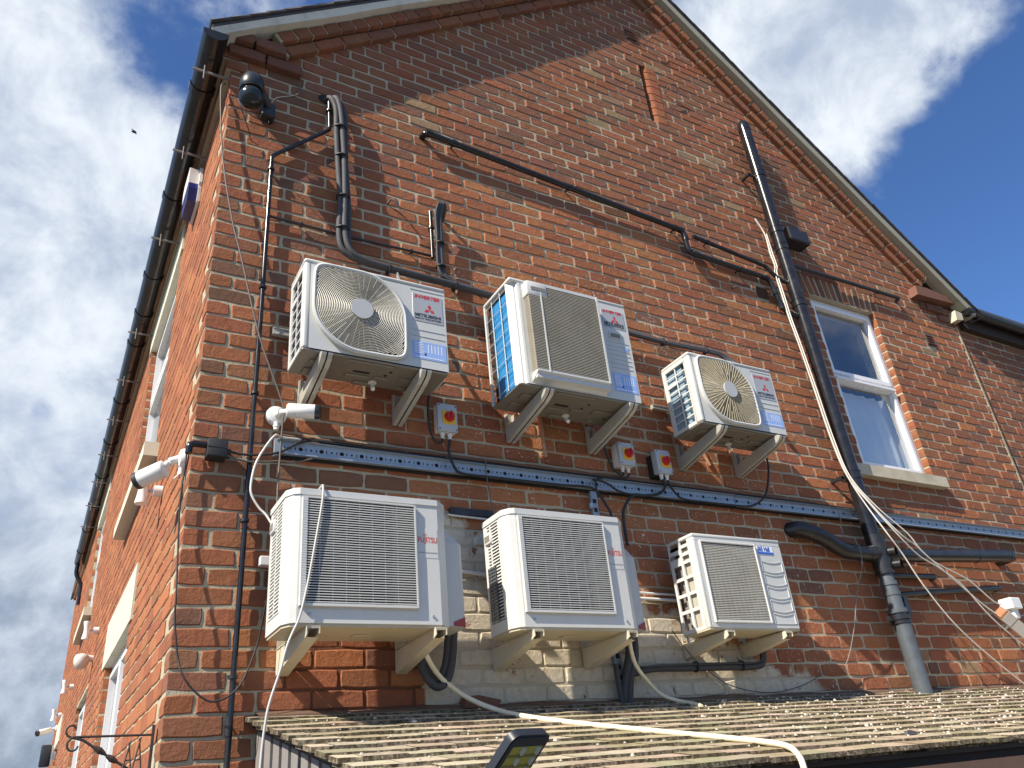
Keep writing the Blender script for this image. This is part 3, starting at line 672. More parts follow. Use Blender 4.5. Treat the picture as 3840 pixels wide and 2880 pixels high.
def diamonds_logo(root, cx, y, cz, s):
    mb = MB()
    for k in range(3):
        a = math.radians(90 + 120 * k); ax_ = (math.cos(a), math.sin(a)); L = s; hw = s * .5 * math.tan(math.radians(30))
        m_ = (ax_[0] * L / 2, ax_[1] * L / 2); px_ = (-ax_[1] * hw, ax_[0] * hw)
        q = [(0, 0), (m_[0] + px_[0], m_[1] + px_[1]), (ax_[0] * L, ax_[1] * L), (m_[0] - px_[0], m_[1] - px_[1])]
        mb.add([(cx + u, y, cz + v) for u, v in q], [(0, 1, 2, 3)])
    mb.build('logo', 'ink_red', root, local=True)
def inverter_badge(root, x0, x1, z0, z1, y):
    mb = MB(); mb.rbox(x0, x1, y - .0012, y + .001, z0, z1, .0005, 1); bd = mb.build('badge', 'sticker_silver', root, local=True)
    cx = (x0 + x1) / 2; W = x1 - x0; H = z1 - z0; yy = y - .002
    text('INVERTER', W * .170, 'ink_red', bd, cx - .02 * W, yy, z1 - H * .16, shear=.28, bold=W * .006, sx=1.12, center=True)
    diamonds_logo(bd, cx + .01, yy, z0 + H * .46, W * .20)
    text('MITSUBISHI', W * .150, 'ink_dark', bd, cx, yy, z0 + H * .17, bold=W * .006, sx=1.15, center=True)
    text('HEAVY INDUSTRIES', W * .090, 'ink_dark', bd, cx, yy, z0 + H * .07, bold=W * .003, sx=1.12, center=True)
def info_sticker(root, x0, x1, z0, z1, y, faded=False):
    mb = MB(); mb.box(x0, x1, y - .001, y + .001, z0, z1); st = mb.build('info_sticker', 'sticker_blue', root, local=True)
    W, H = x1 - x0, z1 - z0; m2 = MB(); yy = y - .0017; rr = random.Random(3)
    for i in range(7):
        zz = z1 - H * (.12 + .095 * i); m2.add([(x0 + W * .06, yy, zz), (x0 + W * (.28 + .1 * rr.random()), yy, zz), (x0 + W * (.28 + .1 * rr.random()), yy, zz + H * .04), (x0 + W * .06, yy, zz + H * .04)], [(0, 1, 2, 3)])
    for i in range(5):
        xx = x0 + W * (.45 + .10 * i); m2.add([(xx, yy, z0 + H * .38), (xx + W * .03, yy, z0 + H * .38), (xx + W * .03, yy, z1 - H * .12), (xx, yy, z1 - H * .12)], [(0, 1, 2, 3)])
    m2.add([(x0 + W * .05, yy, z0 + H * .08), (x0 + W * .9, yy, z0 + H * .08), (x0 + W * .9, yy, z0 + H * .13), (x0 + W * .05, yy, z0 + H * .13)], [(0, 1, 2, 3)])
    m2.build('print', 'ink_white', st, local=True)
    if not faded:
        m3 = MB(); m3.add([(x0 + W * .34, yy, z0 + H * .22), (x0 + W * .40, yy, z0 + H * .22), (x0 + W * .40, yy, z0 + H * .34), (x0 + W * .34, yy, z0 + H * .34)], [(0, 1, 2, 3)]); m3.build('mark', 'ink_dark', st, local=True)

def fan_unit(key, label, coil, rings, pitch, guard):
    x, y, z, w, d, h = UNITS[key]; root = empty('air_conditioner', (x, y, z), label, 'air conditioner', 'air conditioner outdoor units on the gable'); L = dict(local=True)
    mb = MB(); mb.rbox(-.003, w + .003, -.004, d + .002, h - .026, h, .012, 3)
    mb.rbox(0, .034, .0, .052, .0, h - .02, .012, 3); mb.box(0, .016, d - .03, d, 0, h - .02); mb.box(w - .012, w, .004, d, 0, h - .02)
    mb.box(.45 * w, w - .012, d - .012, d, 0, h - .02); mb.box(0, .014, .05, d - .03, 0, .022); mb.box(0, .014, .05, d - .03, h - .05, h - .02)
    mb.build('casing', 'unit_white', root, smooth=40, **L)
    R = .445 * h; cx, cz = .052 + R, .49 * h
    def rad(a, R_=R):
        c_, s_ = math.cos(a), math.sin(a)
        if c_ * s_ < 0: return R_ / ((abs(c_) ** 9 + abs(s_) ** 9) ** (1 / 9))
        return R_
    N = 96; fx0, fx1, fz0, fz1 = .030, w - .002, .001, h - .027
    mb = MB(); vo = []; vi = []
    for i in range(N):
        a = 2 * math.pi * i / N; c_, s_ = math.cos(a), math.sin(a)
        t_ = min([q for q in ((fx1 - cx) / c_ if c_ > 1e-9 else 9, (fx0 - cx) / c_ if c_ < -1e-9 else 9, (fz1 - cz) / s_ if s_ > 1e-9 else 9, (fz0 - cz) / s_ if s_ < -1e-9 else 9)])
        vo.append((cx + c_ * t_, .001, cz + s_ * t_)); r_ = rad(a); vi.append((cx + c_ * r_, .001, cz + s_ * r_))
    corners = [(fx1, .001, fz1), (fx0, .001, fz1), (fx0, .001, fz0), (fx1, .001, fz0)]
    mb.add(vo + vi + [(p[0], .09, p[2]) for p in vi], [(i, (i + 1) % N, N + (i + 1) % N, N + i) for i in range(N)] + [(N + i, N + (i + 1) % N, 2 * N + (i + 1) % N, 2 * N + i) for i in range(N)])
    for (px_, _, pz_) in corners:
        a = math.atan2(pz_ - cz, px_ - cx) % (2 * math.pi); i = int(a / (2 * math.pi) * N); mb.add([vo[i], (px_, .001, pz_), vo[(i + 1) % N]], [(0, 1, 2)])
    fp = mb.build('front_panel', 'unit_white', root, **L)
    for k in range(3 if key == 'A' else 4):
        m2 = MB(); zz = (.43 - .075 * k) * h; m2.rbox(cx + R + .045, w - .012, -.0015, .002, zz, zz + .003, .001, 1); m2.build('panel_rib', 'unit_grey', fp, **L)
    m2 = MB(); m2.rbox(cx + R + .045, w - .012, -.0015, .002, .93 * h - .01, .93 * h - .007, .001, 1); m2.build('panel_rib', 'unit_grey', fp, **L)
    # moulded rim
    mb = MB(); prof = [(.000, .000), (.004, -.022), (-.006, -.027), (-.016, -.022), (-.018, .004)]; K = len(prof)
    for i in range(N):
        a = 2 * math.pi * i / N; r_ = rad(a); c_, s_ = math.cos(a), math.sin(a)
        for (dr_, yy) in prof: mb.v.append((cx + c_ * (r_ + .012 + dr_), yy, cz + s_ * (r_ + .012 + dr_))); mb.c.append((1, 1, 1))
    for i in range(N):
        for k in range(K - 1): mb.f.append((i * K + k, ((i + 1) % N) * K + k, ((i + 1) % N) * K + k + 1, i * K + k + 1))
    mb.build('fan_rim', 'unit_white', root, smooth=50, **L)
    # grille of rings and spokes, slightly domed
    hub = .058 if key == 'A' else .055; mb = MB(); dome = lambda q: -.022 - .010 * max(0, 1 - (q / R) ** 2)
    q = hub + pitch * .6; Rm = R * 1.36
    while q < Rm:
        seg = 72; run = []
        for i in range(seg + 1):
            a = 2 * math.pi * i / seg
            ok = q < rad(a) - .002
            if ok: run.append((cx + q * math.cos(a), dome(q), cz + q * math.sin(a)))
            if (not ok or i == seg) and len(run) > 1: mb.tube(run, rings, 4, caps=False); run = []
            if not ok: run = []
        q += pitch
    ns = guard
    for i in range(ns):
        a = 2 * math.pi * (i + .5) / ns; r1 = rad(a) - .001; r0 = hub * .9 if i % 2 == 0 else (hub + (R - hub) * (.38 if i % 4 == 1 else .62))
        mb.tube([(cx + r * math.cos(a), dome(r) + (.0012 if key == 'A' else -.001), cz + r * math.sin(a)) for r in (r0, (r0 + r1) / 2, r1)], rings * (.8 if key == 'A' else 1.0), 4)
    mb.build('fan_grille', 'grille_beige' if key == 'A' else 'unit_cream', root, **L)
    mb = MB(); mb.disc((cx, dome(0) - .006, cz), hub, 40, 'y', .010); mb.build('hub_cap', 'unit_grey', root, smooth=40, **L)
    mb = MB(); vs = []; fs = []
    for i in range(N):
        a = 2 * math.pi * i / N; r_ = R * .99; vs += [(cx + r_ * math.cos(a), .0902, cz + r_ * math.sin(a)), (cx + r_ * math.cos(a), .17, cz + r_ * math.sin(a))]
    for i in range(N): j = (i + 1) % N; fs.append((2 * i, 2 * j, 2 * j + 1, 2 * i + 1))
    mb.add(vs, fs); mb.box(.02, w - .02, .171, .176, .01, h - .03); mb.build('fan_housing', 'fan_back', root, **L)
    mb = MB()
    for b_ in range(3):
        vs = []; fs = []
        for i in range(7):
            for j in range(5):
                r_ = .05 + (R * .92 - .05) * i / 6; a = 2 * math.pi * b_ / 3 + (j / 4 - .5) * (1.25 - .2 * i / 6) + .1 * i; vs.append((cx + r_ * math.cos(a), .075 + .05 * (j / 4) - .02, cz + r_ * math.sin(a)))
        for i in range(6):
            for j in range(4): fs.append((i * 5 + j, i * 5 + j + 1, (i + 1) * 5 + j + 1, (i + 1) * 5 + j))
        mb.add(vs, fs)
    mb.disc((cx, .07, cz), .055, 24, 'y', .05); mb.build('fan', 'fan_plastic', root, smooth=60, **L)
    # coil seen through the guard on the left side
    mb = MB(); mb.box(.020, .045, .10, d - .02, .02, h - .03); nf = 26
    for i in range(nf): zz = .02 + (h - .05) * i / nf; mb.box(.0185, .020, .10, d - .02, zz, zz + .006)
    mb.build('coil', coil, root, **L)
    mb = MB(); mb.box(.046, .06, .055, d - .01, .02, h - .03); mb.build('coil_back', 'cavity', root, **L)
    mb = MB(); bars_panel(mb, .004, .055, d - .028, .022, h - .05, 2, 8, .008); mb.box(.0, .008, .55 * d, d - .03, .66 * h, .71 * h); mb.build('side_guard', 'unit_white', root, **L)
    base_pan(root, w, d)
    bx0, bx1 = cx + R + .058, w - .020; inverter_badge(root, bx0, bx1, .54 * h if key == 'A' else .50 * h, .87 * h, .0)
    info_sticker(root, cx + R + .05, w - .012, .10 * h, .30 * h, .0, key == 'C')
    mb = MB(); mb.rbox(w, w + .022, .10, d - .03, .0, .42 * h, .012, 2); mb.build('valve_cover', 'unit_grey', root, smooth=40, **L)
    return root
fan_unit('A', 'top left white air conditioner with round ringed fan grille and dark side coil', 'coil_dark', .00205, .0086, 40)
fan_unit('C', 'smallest upper air conditioner, round fan grille, pale blue coil showing in its side', 'coil_pale', .0019, .0080, 60)

# the tall unit with a boxed slatted fan guard
x, y, z, w, d, h = UNITS['B']; rB = empty('air_conditioner', (x, y, z), 'upper middle air conditioner with square slatted fan guard and bright blue side coil', 'air conditioner', 'air conditioner outdoor units on the gable'); L = dict(local=True)
mb = MB(); mb.rbox(-.003, w + .003, -.003, d + .002, h - .024, h, .010, 3)
mb.prism([(.0, .055), (.0, .050), (.030, .018), (.062, .012), (.062, .055)], lambda a, b_, q: (a, b_, q), 0, h - .02); mb.prism([(.040, .014), (.048, .004), (.060, .0), (.066, .0), (.066, .02)], lambda a, b_, q: (a, b_, q), 0, h - .02)
mb.box(0, .014, d - .016, d, 0, h - .02); mb.box(w - .010, w, .002, d, 0, h - .02); mb.box(.4 * w, w - .01, d - .012, d, 0, h - .02)
mb.build('casing', 'unit_white', rB, smooth=30, **L)
gx0, gx1, gz0, gz1 = .085, .565, .055, h - .055
mb = MB(); mb.box(.060, w - .001, .001, .010, .0, h - .024); mb.build('front_panel', 'unit_white', rB, **L)
mb = MB(); gp_ = -.062
mb.prism([(gx0, gz0 - .035), (gx1 + .01, gz0 - .035), (gx1, gz0 + .012), (gx0 + .0, gz0 + .012)], lambda a, b_, q: (a, q, b_), gp_ + .012, .0005)
mb.add([(gx0, gp_, gz0 + .012), (gx1, gp_, gz0 + .012), (gx1 + .008, .0, gz0 - .05), (gx0 - .008, .0, gz0 - .05), (gx0, gp_, gz0 - .0), (gx1, gp_, gz0 - .0)], [(4, 5, 2, 3), (0, 1, 5, 4), (0, 4, 3), (1, 2, 5)])
mb.box(gx0 + .005, gx1 - .005, gp_ + .001, .0, gz1 - .008, gz1 + .012); mb.box(gx1 - .006, gx1 + .006, gp_ - .002, gp_ + .01, gz0, gz1 + .01); mb.box(gx0 + .075, gx0 + .083, gp_ - .003, gp_ + .01, gz0, gz1 - .03)
mb.build('guard_frame', 'unit_white', rB, **L)
mb = MB(); ns = 54
for i in range(ns):
    zz = gz0 + .016 + (gz1 - gz0 - .03) * i / ns; top_ = zz > gz1 - .085
    xa = gx0 + (.13 if top_ else .0)
    mb.add([(xa, gp_, zz), (gx1, gp_, zz), (gx1, gp_ + .018, zz + .004), (xa, gp_ + .018, zz + .004), (xa, gp_, zz + .0042), (gx1, gp_, zz + .0042), (gx1, gp_ + .018, zz + .0082), (xa, gp_ + .018, zz + .0082)], [(0, 3, 2, 1), (4, 5, 6, 7), (0, 1, 5, 4), (1, 2, 6, 5), (2, 3, 7, 6), (3, 0, 4, 7)])
    if not top_: mb.box(gx0 - .001, gx0 + .002, gp_, .0, zz, zz + .0048)
    mb.box(gx1 - .002, gx1 + .001, gp_ + .01, .0, zz, zz + .0048)
for i in range(9): xx = gx0 + .09 + (gx1 - gx0 - .10) * i / 8; mb.box(xx - .001, xx + .001, gp_ + .006, gp_ + .010, gz0 + .012, gz1 - .01)
mb.build('fan_guard', 'guard_taupe', rB, **L)
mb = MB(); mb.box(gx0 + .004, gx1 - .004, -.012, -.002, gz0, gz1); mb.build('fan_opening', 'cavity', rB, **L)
mb = MB(); mb.rbox(gx0 - .012, gx0 + .128, gp_ - .002, .0, gz1 - .085, gz1 + .014, .012, 2); hb = mb.build('handle_block', 'unit_white', rB, smooth=40, **L)
m2 = MB(); m2.rbox(gx0 + .015, gx0 + .115, gp_ - .004, gp_ - .001, gz1 - .052, gz1 - .026, .001, 1); m2.build('hand_hole', 'timber_grey', hb, **L)
mb = MB(); mb.rbox(.665, .755, -.006, .004, .415, .462, .004, 2); hb = mb.build('handle', 'unit_white', rB, **L)
m2 = MB(); m2.box(.675, .745, -.0075, -.004, .424, .452); m2.build('hand_hole', 'fan_plastic', hb, **L)
for k in range(7):
    m2 = MB(); zz = .392 - .030 * k; m2.rbox(.645, w - .02, -.0015, .002, zz, zz + .003, .001, 1); m2.build('panel_rib', 'unit_grey', rB, **L)
m2 = MB(); m2.box(w - .06, w - .03, -.001, .001, .345, .365); m2.build('small_sticker', 'sticker_blue', rB, **L)
inverter_badge(rB, .635, w - .022, .495, h - .07, .0); info_sticker(rB, .645, w - .012, .055, .175, .0)
mb = MB()
for k in range(3): mb.box(.016, .026, .07 + .075 * k, .07 + .075 * k + .072 - (.03 if k == 2 else 0), .012, h - .06)
for i in range(9): zz = .05 + i * (h - .12) / 9; mb.add([(.0145, .07, zz + .03), (.0145, .265, zz), (.0145, .265, zz + .004), (.0145, .07, zz + .034)], [(0, 1, 2, 3)])
mb.build('coil', 'coil_blue', rB, **L)
mb = MB(); mb.box(.03, .05, .06, d - .01, .012, h - .03); mb.build('coil_back', 'cavity', rB, **L)
mb = MB()
for yy in (.135, .235): mb.tube([(.006, yy, .01), (.006, yy, h - .03)], .0028, 6)
for i in range(8): zz = .03 + (h - .08) * i / 7; mb.tube([(.004, .055, zz), (.004, d - .012, zz - .004)], .0018, 5)
mb.build('wire_guard', 'unit_white', rB, **L)
base_pan(rB, w, d)

# the two slatted units with chamfered corners
def slat_unit(key, label, dusty):
    x, y, z, w, d, h = UNITS[key]; root = empty('air_conditioner', (x, y, z), label, 'air conditioner', 'air conditioner outdoor units on the gable'); L = dict(local=True)
    c1 = .075; out_ = [(0, d), (0, .052), (.022, .013), (.048, .0), (w - .060, .0), (w - .005, .048), (w, .070), (w, d)]
    ident = lambda a, b_, q: (a, b_, q)
    big = [(-.004, d + .003), (-.004, .050), (.020, .009), (.046, -.005), (w - .059, -.005), (w - .002, .045), (w + .004, .068), (w + .004, d + .003)]
    mb = MB(); mb.prism(big, ident, h - .030, h - .004); mb.prism([(a * .992 + .003, b_ * .97 + .006) for a, b_ in big], ident, h - .004, h); mb.build('top_cover', 'unit_white', root, **L)
    mb = MB(); mb.prism(out_, ident, -.004, .050)                                     # lower skirt
    mb.box(w - .012, w - .0005, .075, d, .05, h - .03); mb.box(.1, w - .012, d - .012, d, .05, h - .03)
    mb.prism([(.0, .0525), (.022, .013), (.048, .0), (.056, .0), (.056, .03), (.03, .085), (.0, .085)], ident, .05, h - .03)      # left corner
    mb.prism([(.566, .0), (w - .060, .0), (w - .005, .048), (w, .070), (w - .02, .08), (.566, .03)], ident, .05, h - .03)   # right panel
    mb.box(.0, .02, d - .02, d, .05, h - .03); mb.box(.056, .566, .002, .02, .05, .060); mb.box(.056, .566, .002, .02, h - .042, h - .03)
    mb.build('casing', 'unit_white', root, **L)
    # front louvre: frame and individual slats
    gx0, gx1, gz0, gz1 = .062, .562, .066, h - .046
    mb = MB()
    for (a, b_, p, q) in ((gx0 - .006, gx0 + .016, gz0 - .005, gz1 + .005), (gx1 - .004, gx1 + .003, gz0 - .005, gz1 + .005), (gx0 + .016, gx1 - .004, gz0 - .006, gz0 + .005), (gx0 + .016, gx1 - .004, gz1 - .001, gz1 + .006)): mb.box(a, b_, -.016, .004, p, q)
    fr_ = mb.build('louvre_frame', 'unit_white', root, **L)
    ns = 41; pit = (gz1 - gz0 - .012) / ns; sm = MB(); xa, xb = gx0 + .0165, gx1 - .0045
    sm.add([(xa, -.014, 0), (xb, -.014, 0), (xb, .002, .0045), (xa, .002, .0045), (xa, -.014, .0042), (xb, -.014, .0042), (xb, .002, .0075), (xa, .002, .0075)], [(0, 3, 2, 1), (4, 5, 6, 7), (0, 1, 5, 4), (1, 2, 6, 5), (2, 3, 7, 6), (3, 0, 4, 7)])
    sme = sm.mesh('slat'); sme.materials.append(MAT['unit_white'])
    for i in range(ns):
        o_ = bpy.data.objects.new('slat', sme); COL.objects.link(o_); o_.parent = fr_; o_.location = (0, 0, gz0 + .008 + i * pit); ORG[o_.name] = ORG[root.name]
    mb = MB()
    for i in range(1, 8): xx = xa + (xb - xa) * i / 8.4; mb.box(xx - .0015, xx + .0015, -.006, .000, gz0, gz1)
    for i in range(ns): zz = gz0 + .008 + i * pit; mb.box(gx0 - .005, gx0 + .0155, -.0168, -.0158, zz - .001, zz + .0005)
    mb.build('louvre_stay', 'unit_white', fr_, **L)
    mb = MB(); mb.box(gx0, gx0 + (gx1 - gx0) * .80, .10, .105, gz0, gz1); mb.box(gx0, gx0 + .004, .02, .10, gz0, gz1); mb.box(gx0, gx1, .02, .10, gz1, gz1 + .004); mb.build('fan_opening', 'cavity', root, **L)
    mb = MB(); mb.box(gx0 + (gx1 - gx0) * .80, gx1, .012, .02, gz0, gz1); mb.build('blank_panel', 'unit_cream', root, **L)
    mb = MB(); cx, cz, R = gx0 + .20, (gz0 + gz1) / 2, .20
    for b_ in range(3):
        vs = []; fs = []
        for i in range(6):
            for j in range(5): r_ = .045 + (R - .045) * i / 5; a = 2.1 * b_ + (j / 4 - .5) * 1.1 + .12 * i; vs.append((cx + r_ * math.cos(a), .06 + .03 * j / 4, cz + r_ * math.sin(a)))
        for i in range(5):
            for j in range(4): fs.append((i * 5 + j, i * 5 + j + 1, (i + 1) * 5 + j + 1, (i + 1) * 5 + j))
        mb.add(vs, fs)
    mb.disc((cx, .06, cz), .05, 20, 'y', .04); mb.build('fan', 'fan_plastic', root, smooth=60, **L)
    # side vents: two columns of slots
    mb = MB(); nv = 30; za, zb = .055, h - .035
    for (ya, yb) in ((.085, .10), (.175, .185), (d - .035, d - .02)): mb.box(.0005, .012, ya, yb, za, zb)
    for i in range(nv + 1):
        zz = za + (zb - za - .006) * i / nv
        mb.add([(.0, .10, zz), (.0, d - .035, zz), (.014, d - .035, zz + .006), (.014, .10, zz + .006), (.0, .10, zz + .0068), (.0, d - .035, zz + .0068), (.014, d - .035, zz + .0128), (.014, .10, zz + .0128)], [(0, 3, 2, 1), (4, 5, 6, 7), (0, 1, 5, 4), (1, 2, 6, 5), (2, 3, 7, 6), (3, 0, 4, 7)])
    sv = mb.build('side_vent', 'unit_white', root, **L)
    mb = MB(); mb.box(.024, .032, .09, d - .02, .04, h - .04); mb.build('coil', 'coil_grey', root, **L)
    mb = MB(); mb.rbox(-.010, .014, d - .085, d - .018, h - .13, h - .075, .006, 2); hd = mb.build('side_handle', 'unit_white', root, smooth=40, **L)
    m2 = MB(); m2.box(-.0115, -.009, d - .078, d - .026, h - .118, h - .088); m2.build('hand_hole', 'fan_plastic', hd, **L)
    if dusty:
        mb = MB()
        for i in range(16): zz = .06 + .0165 * i; mb.box(-.007, -.002, .14, d - .03, zz, zz + .008)
        for yy in (.14, .19, d - .034): mb.box(-.0065, -.0025, yy, yy + .004, .06, .32)
        mb.build('clip_on_guard', 'pipe_grey', root, **L)
    # underside, service cover, red tag, badge
    mb = MB(); mb.prism([(a * .985 + .006, b_ * .97 + .006) for a, b_ in out_], ident, -.016, -.004); mb.rbox(.45 * w, .55 * w, .5 * d, .7 * d, -.021, -.015, .004, 1); mb.build('base_pan', 'unit_cream', root, **L)
    mb = MB(); mb.prism([(w + .0005, .08), (w + .095, .110), (w + .112, .125), (w + .112, d - .005), (w + .0005, d - .005)], ident, .012, .395); mb.add([(w + .0005, .08, .395), (w + .095, .110, .395), (w + .112, .125, .395), (w + .112, d - .005, .395), (w + .0005, d - .005, .395), (w + .0005, .10, .47), (w + .0005, d - .005, .47)], [(0, 1, 2, 5), (2, 3, 6, 5)]); mb.build('service_cover', 'unit_grey', root, **L)
    mb = MB(); mb.add([(w + .040, .0905, .013), (w + .0955, .1085, .013), (w + .1135, .124, .013), (w + .1135, .124, .062), (w + .0955, .1085, .052), (w + .040, .0905, .030)], [(0, 1, 4, 5), (1, 2, 3, 4)]); mb.build('red_tag', 'tag_red', root, **L)
    mb = MB(); lx0, lx1 = .574, w - .064; mb.box(lx0, lx1, -.0012, .0, .285 * h / .56, .420 * h / .56); bd = mb.build('badge', 'unit_white', root, **L)
    text('FUJITSU', .0350, 'ink_orange', bd, lx0 + .002, -.002, .355 * h / .56, sx=.78, bold=.0007)
    m2 = MB(); m2.tube([(lx0 + .037 + .006 * math.cos(a), -.002, .355 * h / .56 + .034 + .0055 * math.sin(a)) for a in [k * 2 * math.pi / 10 for k in range(9)]], .0013, 4); m2.build('logo_loop', 'ink_orange', bd, **L)
    m2 = MB(); m2.box(lx0 + .004, lx1 - .004, -.0020, -.0013, .307 * h / .56, .311 * h / .56); m2.build('print', 'ink_grey', bd, **L)
    for (a, q) in ((.10, .03), (w - .1, .03)):
        m2 = MB(); m2.disc((a, -.002, q), .006, 12, 'y', .006); m2.build('screw', 'galv', root, **L)
slat_unit('D', 'lower left slatted air conditioner, the largest, with a cable hanging over it', False)
slat_unit('E', 'lower middle slatted air conditioner with dark guard clipped on its side', True)

# the small boxy unit
x, y, z, w, d, h = UNITS['F']; rF = empty('air_conditioner', (x, y, z), 'lower right boxy air conditioner with blue logo and open square side frame', 'air conditioner', 'air conditioner outdoor units on the gable')
mb = MB(); mb.rbox(-.003, w + .003, -.003, d + .002, h - .020, h, .006, 2); mb.rbox(0, .022, 0, .04, 0, h - .018, .007, 2); mb.box(w - .010, w, .003, d, 0, h - .018); mb.box(.3 * w, w - .01, d - .01, d, 0, h - .018)
mb.rbox(.015, w - .001, .0, .012, 0, .026, .003, 1); mb.rbox(.015, w - .001, .0, .012, h - .044, h - .018, .003, 1); mb.box(.020, .044, .0005, .012, .026, h - .044); mb.box(.465, w - .001, .0005, .012, .026, h - .044)
mb.build('casing', 'unit_white', rF, smooth=40, **L)
mb = MB(); gx0, gx1, gz0, gz1 = .046, .463, .030, h - .046
for (a, b_, p, q) in ((gx0 - .006, gx0 + .006, gz0 - .006, gz1 + .006), (gx1 - .006, gx1 + .006, gz0 - .006, gz1 + .006), (gx0 + .006, gx1 - .006, gz0 - .006, gz0 + .006), (gx0 + .006, gx1 - .006, gz1 - .006, gz1 + .006)): mb.rbox(a, b_, -.011, .002, p, q, .003, 1)
fr_ = mb.build('grille_frame', 'unit_white', rF, **L)
mb = MB(); ns = 46
for i in range(ns): zz = gz0 + .008 + (gz1 - gz0 - .016) * i / ns; mb.box(gx0 + .005, gx1 - .005, -.006, -.001, zz, zz + .0042)
for i in range(1, 12): xx = gx0 + (gx1 - gx0) * i / 12; mb.box(xx - .001, xx + .001, -.001, .003, gz0 + .004, gz1 - .004)
mb.build('fan_grille', 'grille_beige', fr_, **L)
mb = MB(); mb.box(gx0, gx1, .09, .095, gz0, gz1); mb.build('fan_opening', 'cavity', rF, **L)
mb = MB(); mb.box(gx0, gx1, .030, .034, gz0, gz1); mb.build('fan_shroud', 'guard_taupe', rF, **L)
mb = MB(); mb.disc(((gx0 + gx1) / 2 - .01, .0275, h * .49), .190, 48, 'y', .004); mb.build('fan_hole', 'cavity', rF, **L)
for k in range(5):
    mb = MB(); z1_ = h - .135 - k * .076; z0_ = z1_ - .058; xa, xb = .495, w - .022; pts = []
    N_ = 10; top_ = [(xa + (xb - xa) * i / N_, z1_ - .012 * math.sin(math.pi * i / N_)) for i in range(N_ + 1)]; bot_ = [(xa + (xb - xa) * i / N_, z0_ - (.012 * math.sin(math.pi * i / N_) if k < 4 else 0)) for i in range(N_ + 1)]
    pl = [(a, .0, q) for a, q in top_ + bot_[::-1]]; mb.tube([(a, -.001, q) for a, _, q in pl + [pl[0]]], .0028, 5, caps=False); mb.build('pressed_tongue', 'unit_white', rF, smooth=50, **L)
mb = MB(); mb.box(.490, .615, -.0015, .0015, h - .095, h - .046); lg = mb.build('badge', 'ink_white', rF, **L)
text('J&E Hall', .040, 'ink_blue', lg, .4915, -.0024, h - .076, bold=.0014, sx=.76)
m2 = MB(); m2.box(.4905, .6145, -.0023, -.0016, h - .0945, h - .081); m2.build('print', 'ink_blue', lg, **L)
mb = MB(); za, zb = .02, h - .03; rowz = [.03, .115, .205, .295, .385, .43, .475]
for (ya, yb) in ((.03, .055), (.113, .132), (d - .018, d)): mb.box(.0005, .010, ya, yb, za - .02, zb + .01)
for q in [0.0, .107, .197, .287, .372, .417, .462]: mb.box(.001, .0095, .03, d, q, q + .018)
mb.box(.001, .0095, .125, d, .39, .48); mb.build('side_frame', 'unit_white', rF, **L)
mb = MB(); mb.box(.018, .03, .045, .13, .02, h - .03); mb.build('coil', 'guard_taupe', rF, **L)
mb = MB(); mb.box(.045, .05, .04, d, .02, h - .03); mb.tube([(.03, .16, .03), (.03, .165, .45)], .012, 8); mb.build('side_cavity', 'coil_grey', rF, **L)
mb = MB(); mb.box(-.003, .012, d - .05, d - .01, h - .105, h - .085); mb.build('hand_hole', 'fan_plastic', rF, **L)
mb = MB(); mb.box(.002, w - .002, .004, d - .002, -.010, -.0005); mb.build('base_pan', 'unit_cream', rF, **L)
mb = MB()
for q in (.02, .055): mb.box(.01, .018, d - .03 + q * .2, d - .02 + q * .2, -.045, -.008)
mb.build('mounting_feet', 'unit_white', rF, **L)

# ------------------------------------------------------------------ wall brackets
def steel_bracket(xc, yf, zt, label):
    root = empty('wall_bracket', (xc, 0, zt - .145), label, 'bracket', 'brackets under the outdoor units'); hw = .024
    mb = MB(); mb.box(xc - hw, xc + hw, -.012, -.0045, zt - .145, zt + .03); mb.box(xc - hw, xc - hw + .004, -.040, -.012, zt - .14, zt + .02); mb.box(xc + hw - .004, xc + hw, -.040, -.012, zt - .14, zt + .02); mb.build('wall_plate', 'bracket_steel', root)
    P_ = [(-.014, -.140), (-.014, -.060)]; P_ += [(yf + .06, -.004), (yf - .005, -.0025), (yf - .022, -.012)]
    P_ += [(yf - .020, -.022), (yf + .0, -.042), (yf + .05, -.062)]
    m2 = MB(); fn = lambda a, b_, q: (q, a, zt + b_ - .016)
    m2.prism(P_, fn, xc - hw - .003, xc - hw + .003); m2.prism(P_, fn, xc + hw - .003, xc + hw + .003)
    low = [P_[0]] + P_[:4:-1]
    m2.add([(xc - hw - .003, a, zt + b_ - .016) for a, b_ in P_[2:5]] + [(xc + hw + .003, a, zt + b_ - .016) for a, b_ in P_[2:5]], [(0, 1, 4, 3), (1, 2, 5, 4)])
    for (s0, s1) in ((P_[0], P_[7]), (P_[7], P_[6]), (P_[6], P_[5]), (P_[5], P_[4])):
        for (xa, xb) in ((xc - hw - .003, xc - .004), (xc + .004, xc + hw + .003)):
            m2.add([(xa, s0[0], zt + s0[1] - .0162), (xb, s0[0], zt + s0[1] - .0162), (xb, s1[0], zt + s1[1] - .0162), (xa, s1[0], zt + s1[1] - .0162)], [(0, 1, 2, 3)])
    m2.add([(xc - hw, P_[1][0], zt + P_[1][1] - .02), (xc + hw, P_[1][0], zt + P_[1][1] - .02), (xc + hw, P_[2][0], zt + P_[2][1] - .02), (xc - hw, P_[2][0], zt + P_[2][1] - .02)], [(0, 1, 2, 3)])
    m2.build('arm', 'bracket_steel', root)
    m3 = MB(); m3.tube([(xc, yf + .08, zt - .03), (xc, yf + .08, zt - .012)], .008, 8); m3.build('bolt', 'galv', root)
    m3 = MB(); m3.tube([(xc - .01, -.013, zt - .10), (xc - .01, -.02, zt - .10)], .007, 6); m3.build('bolt', 'galv', root)
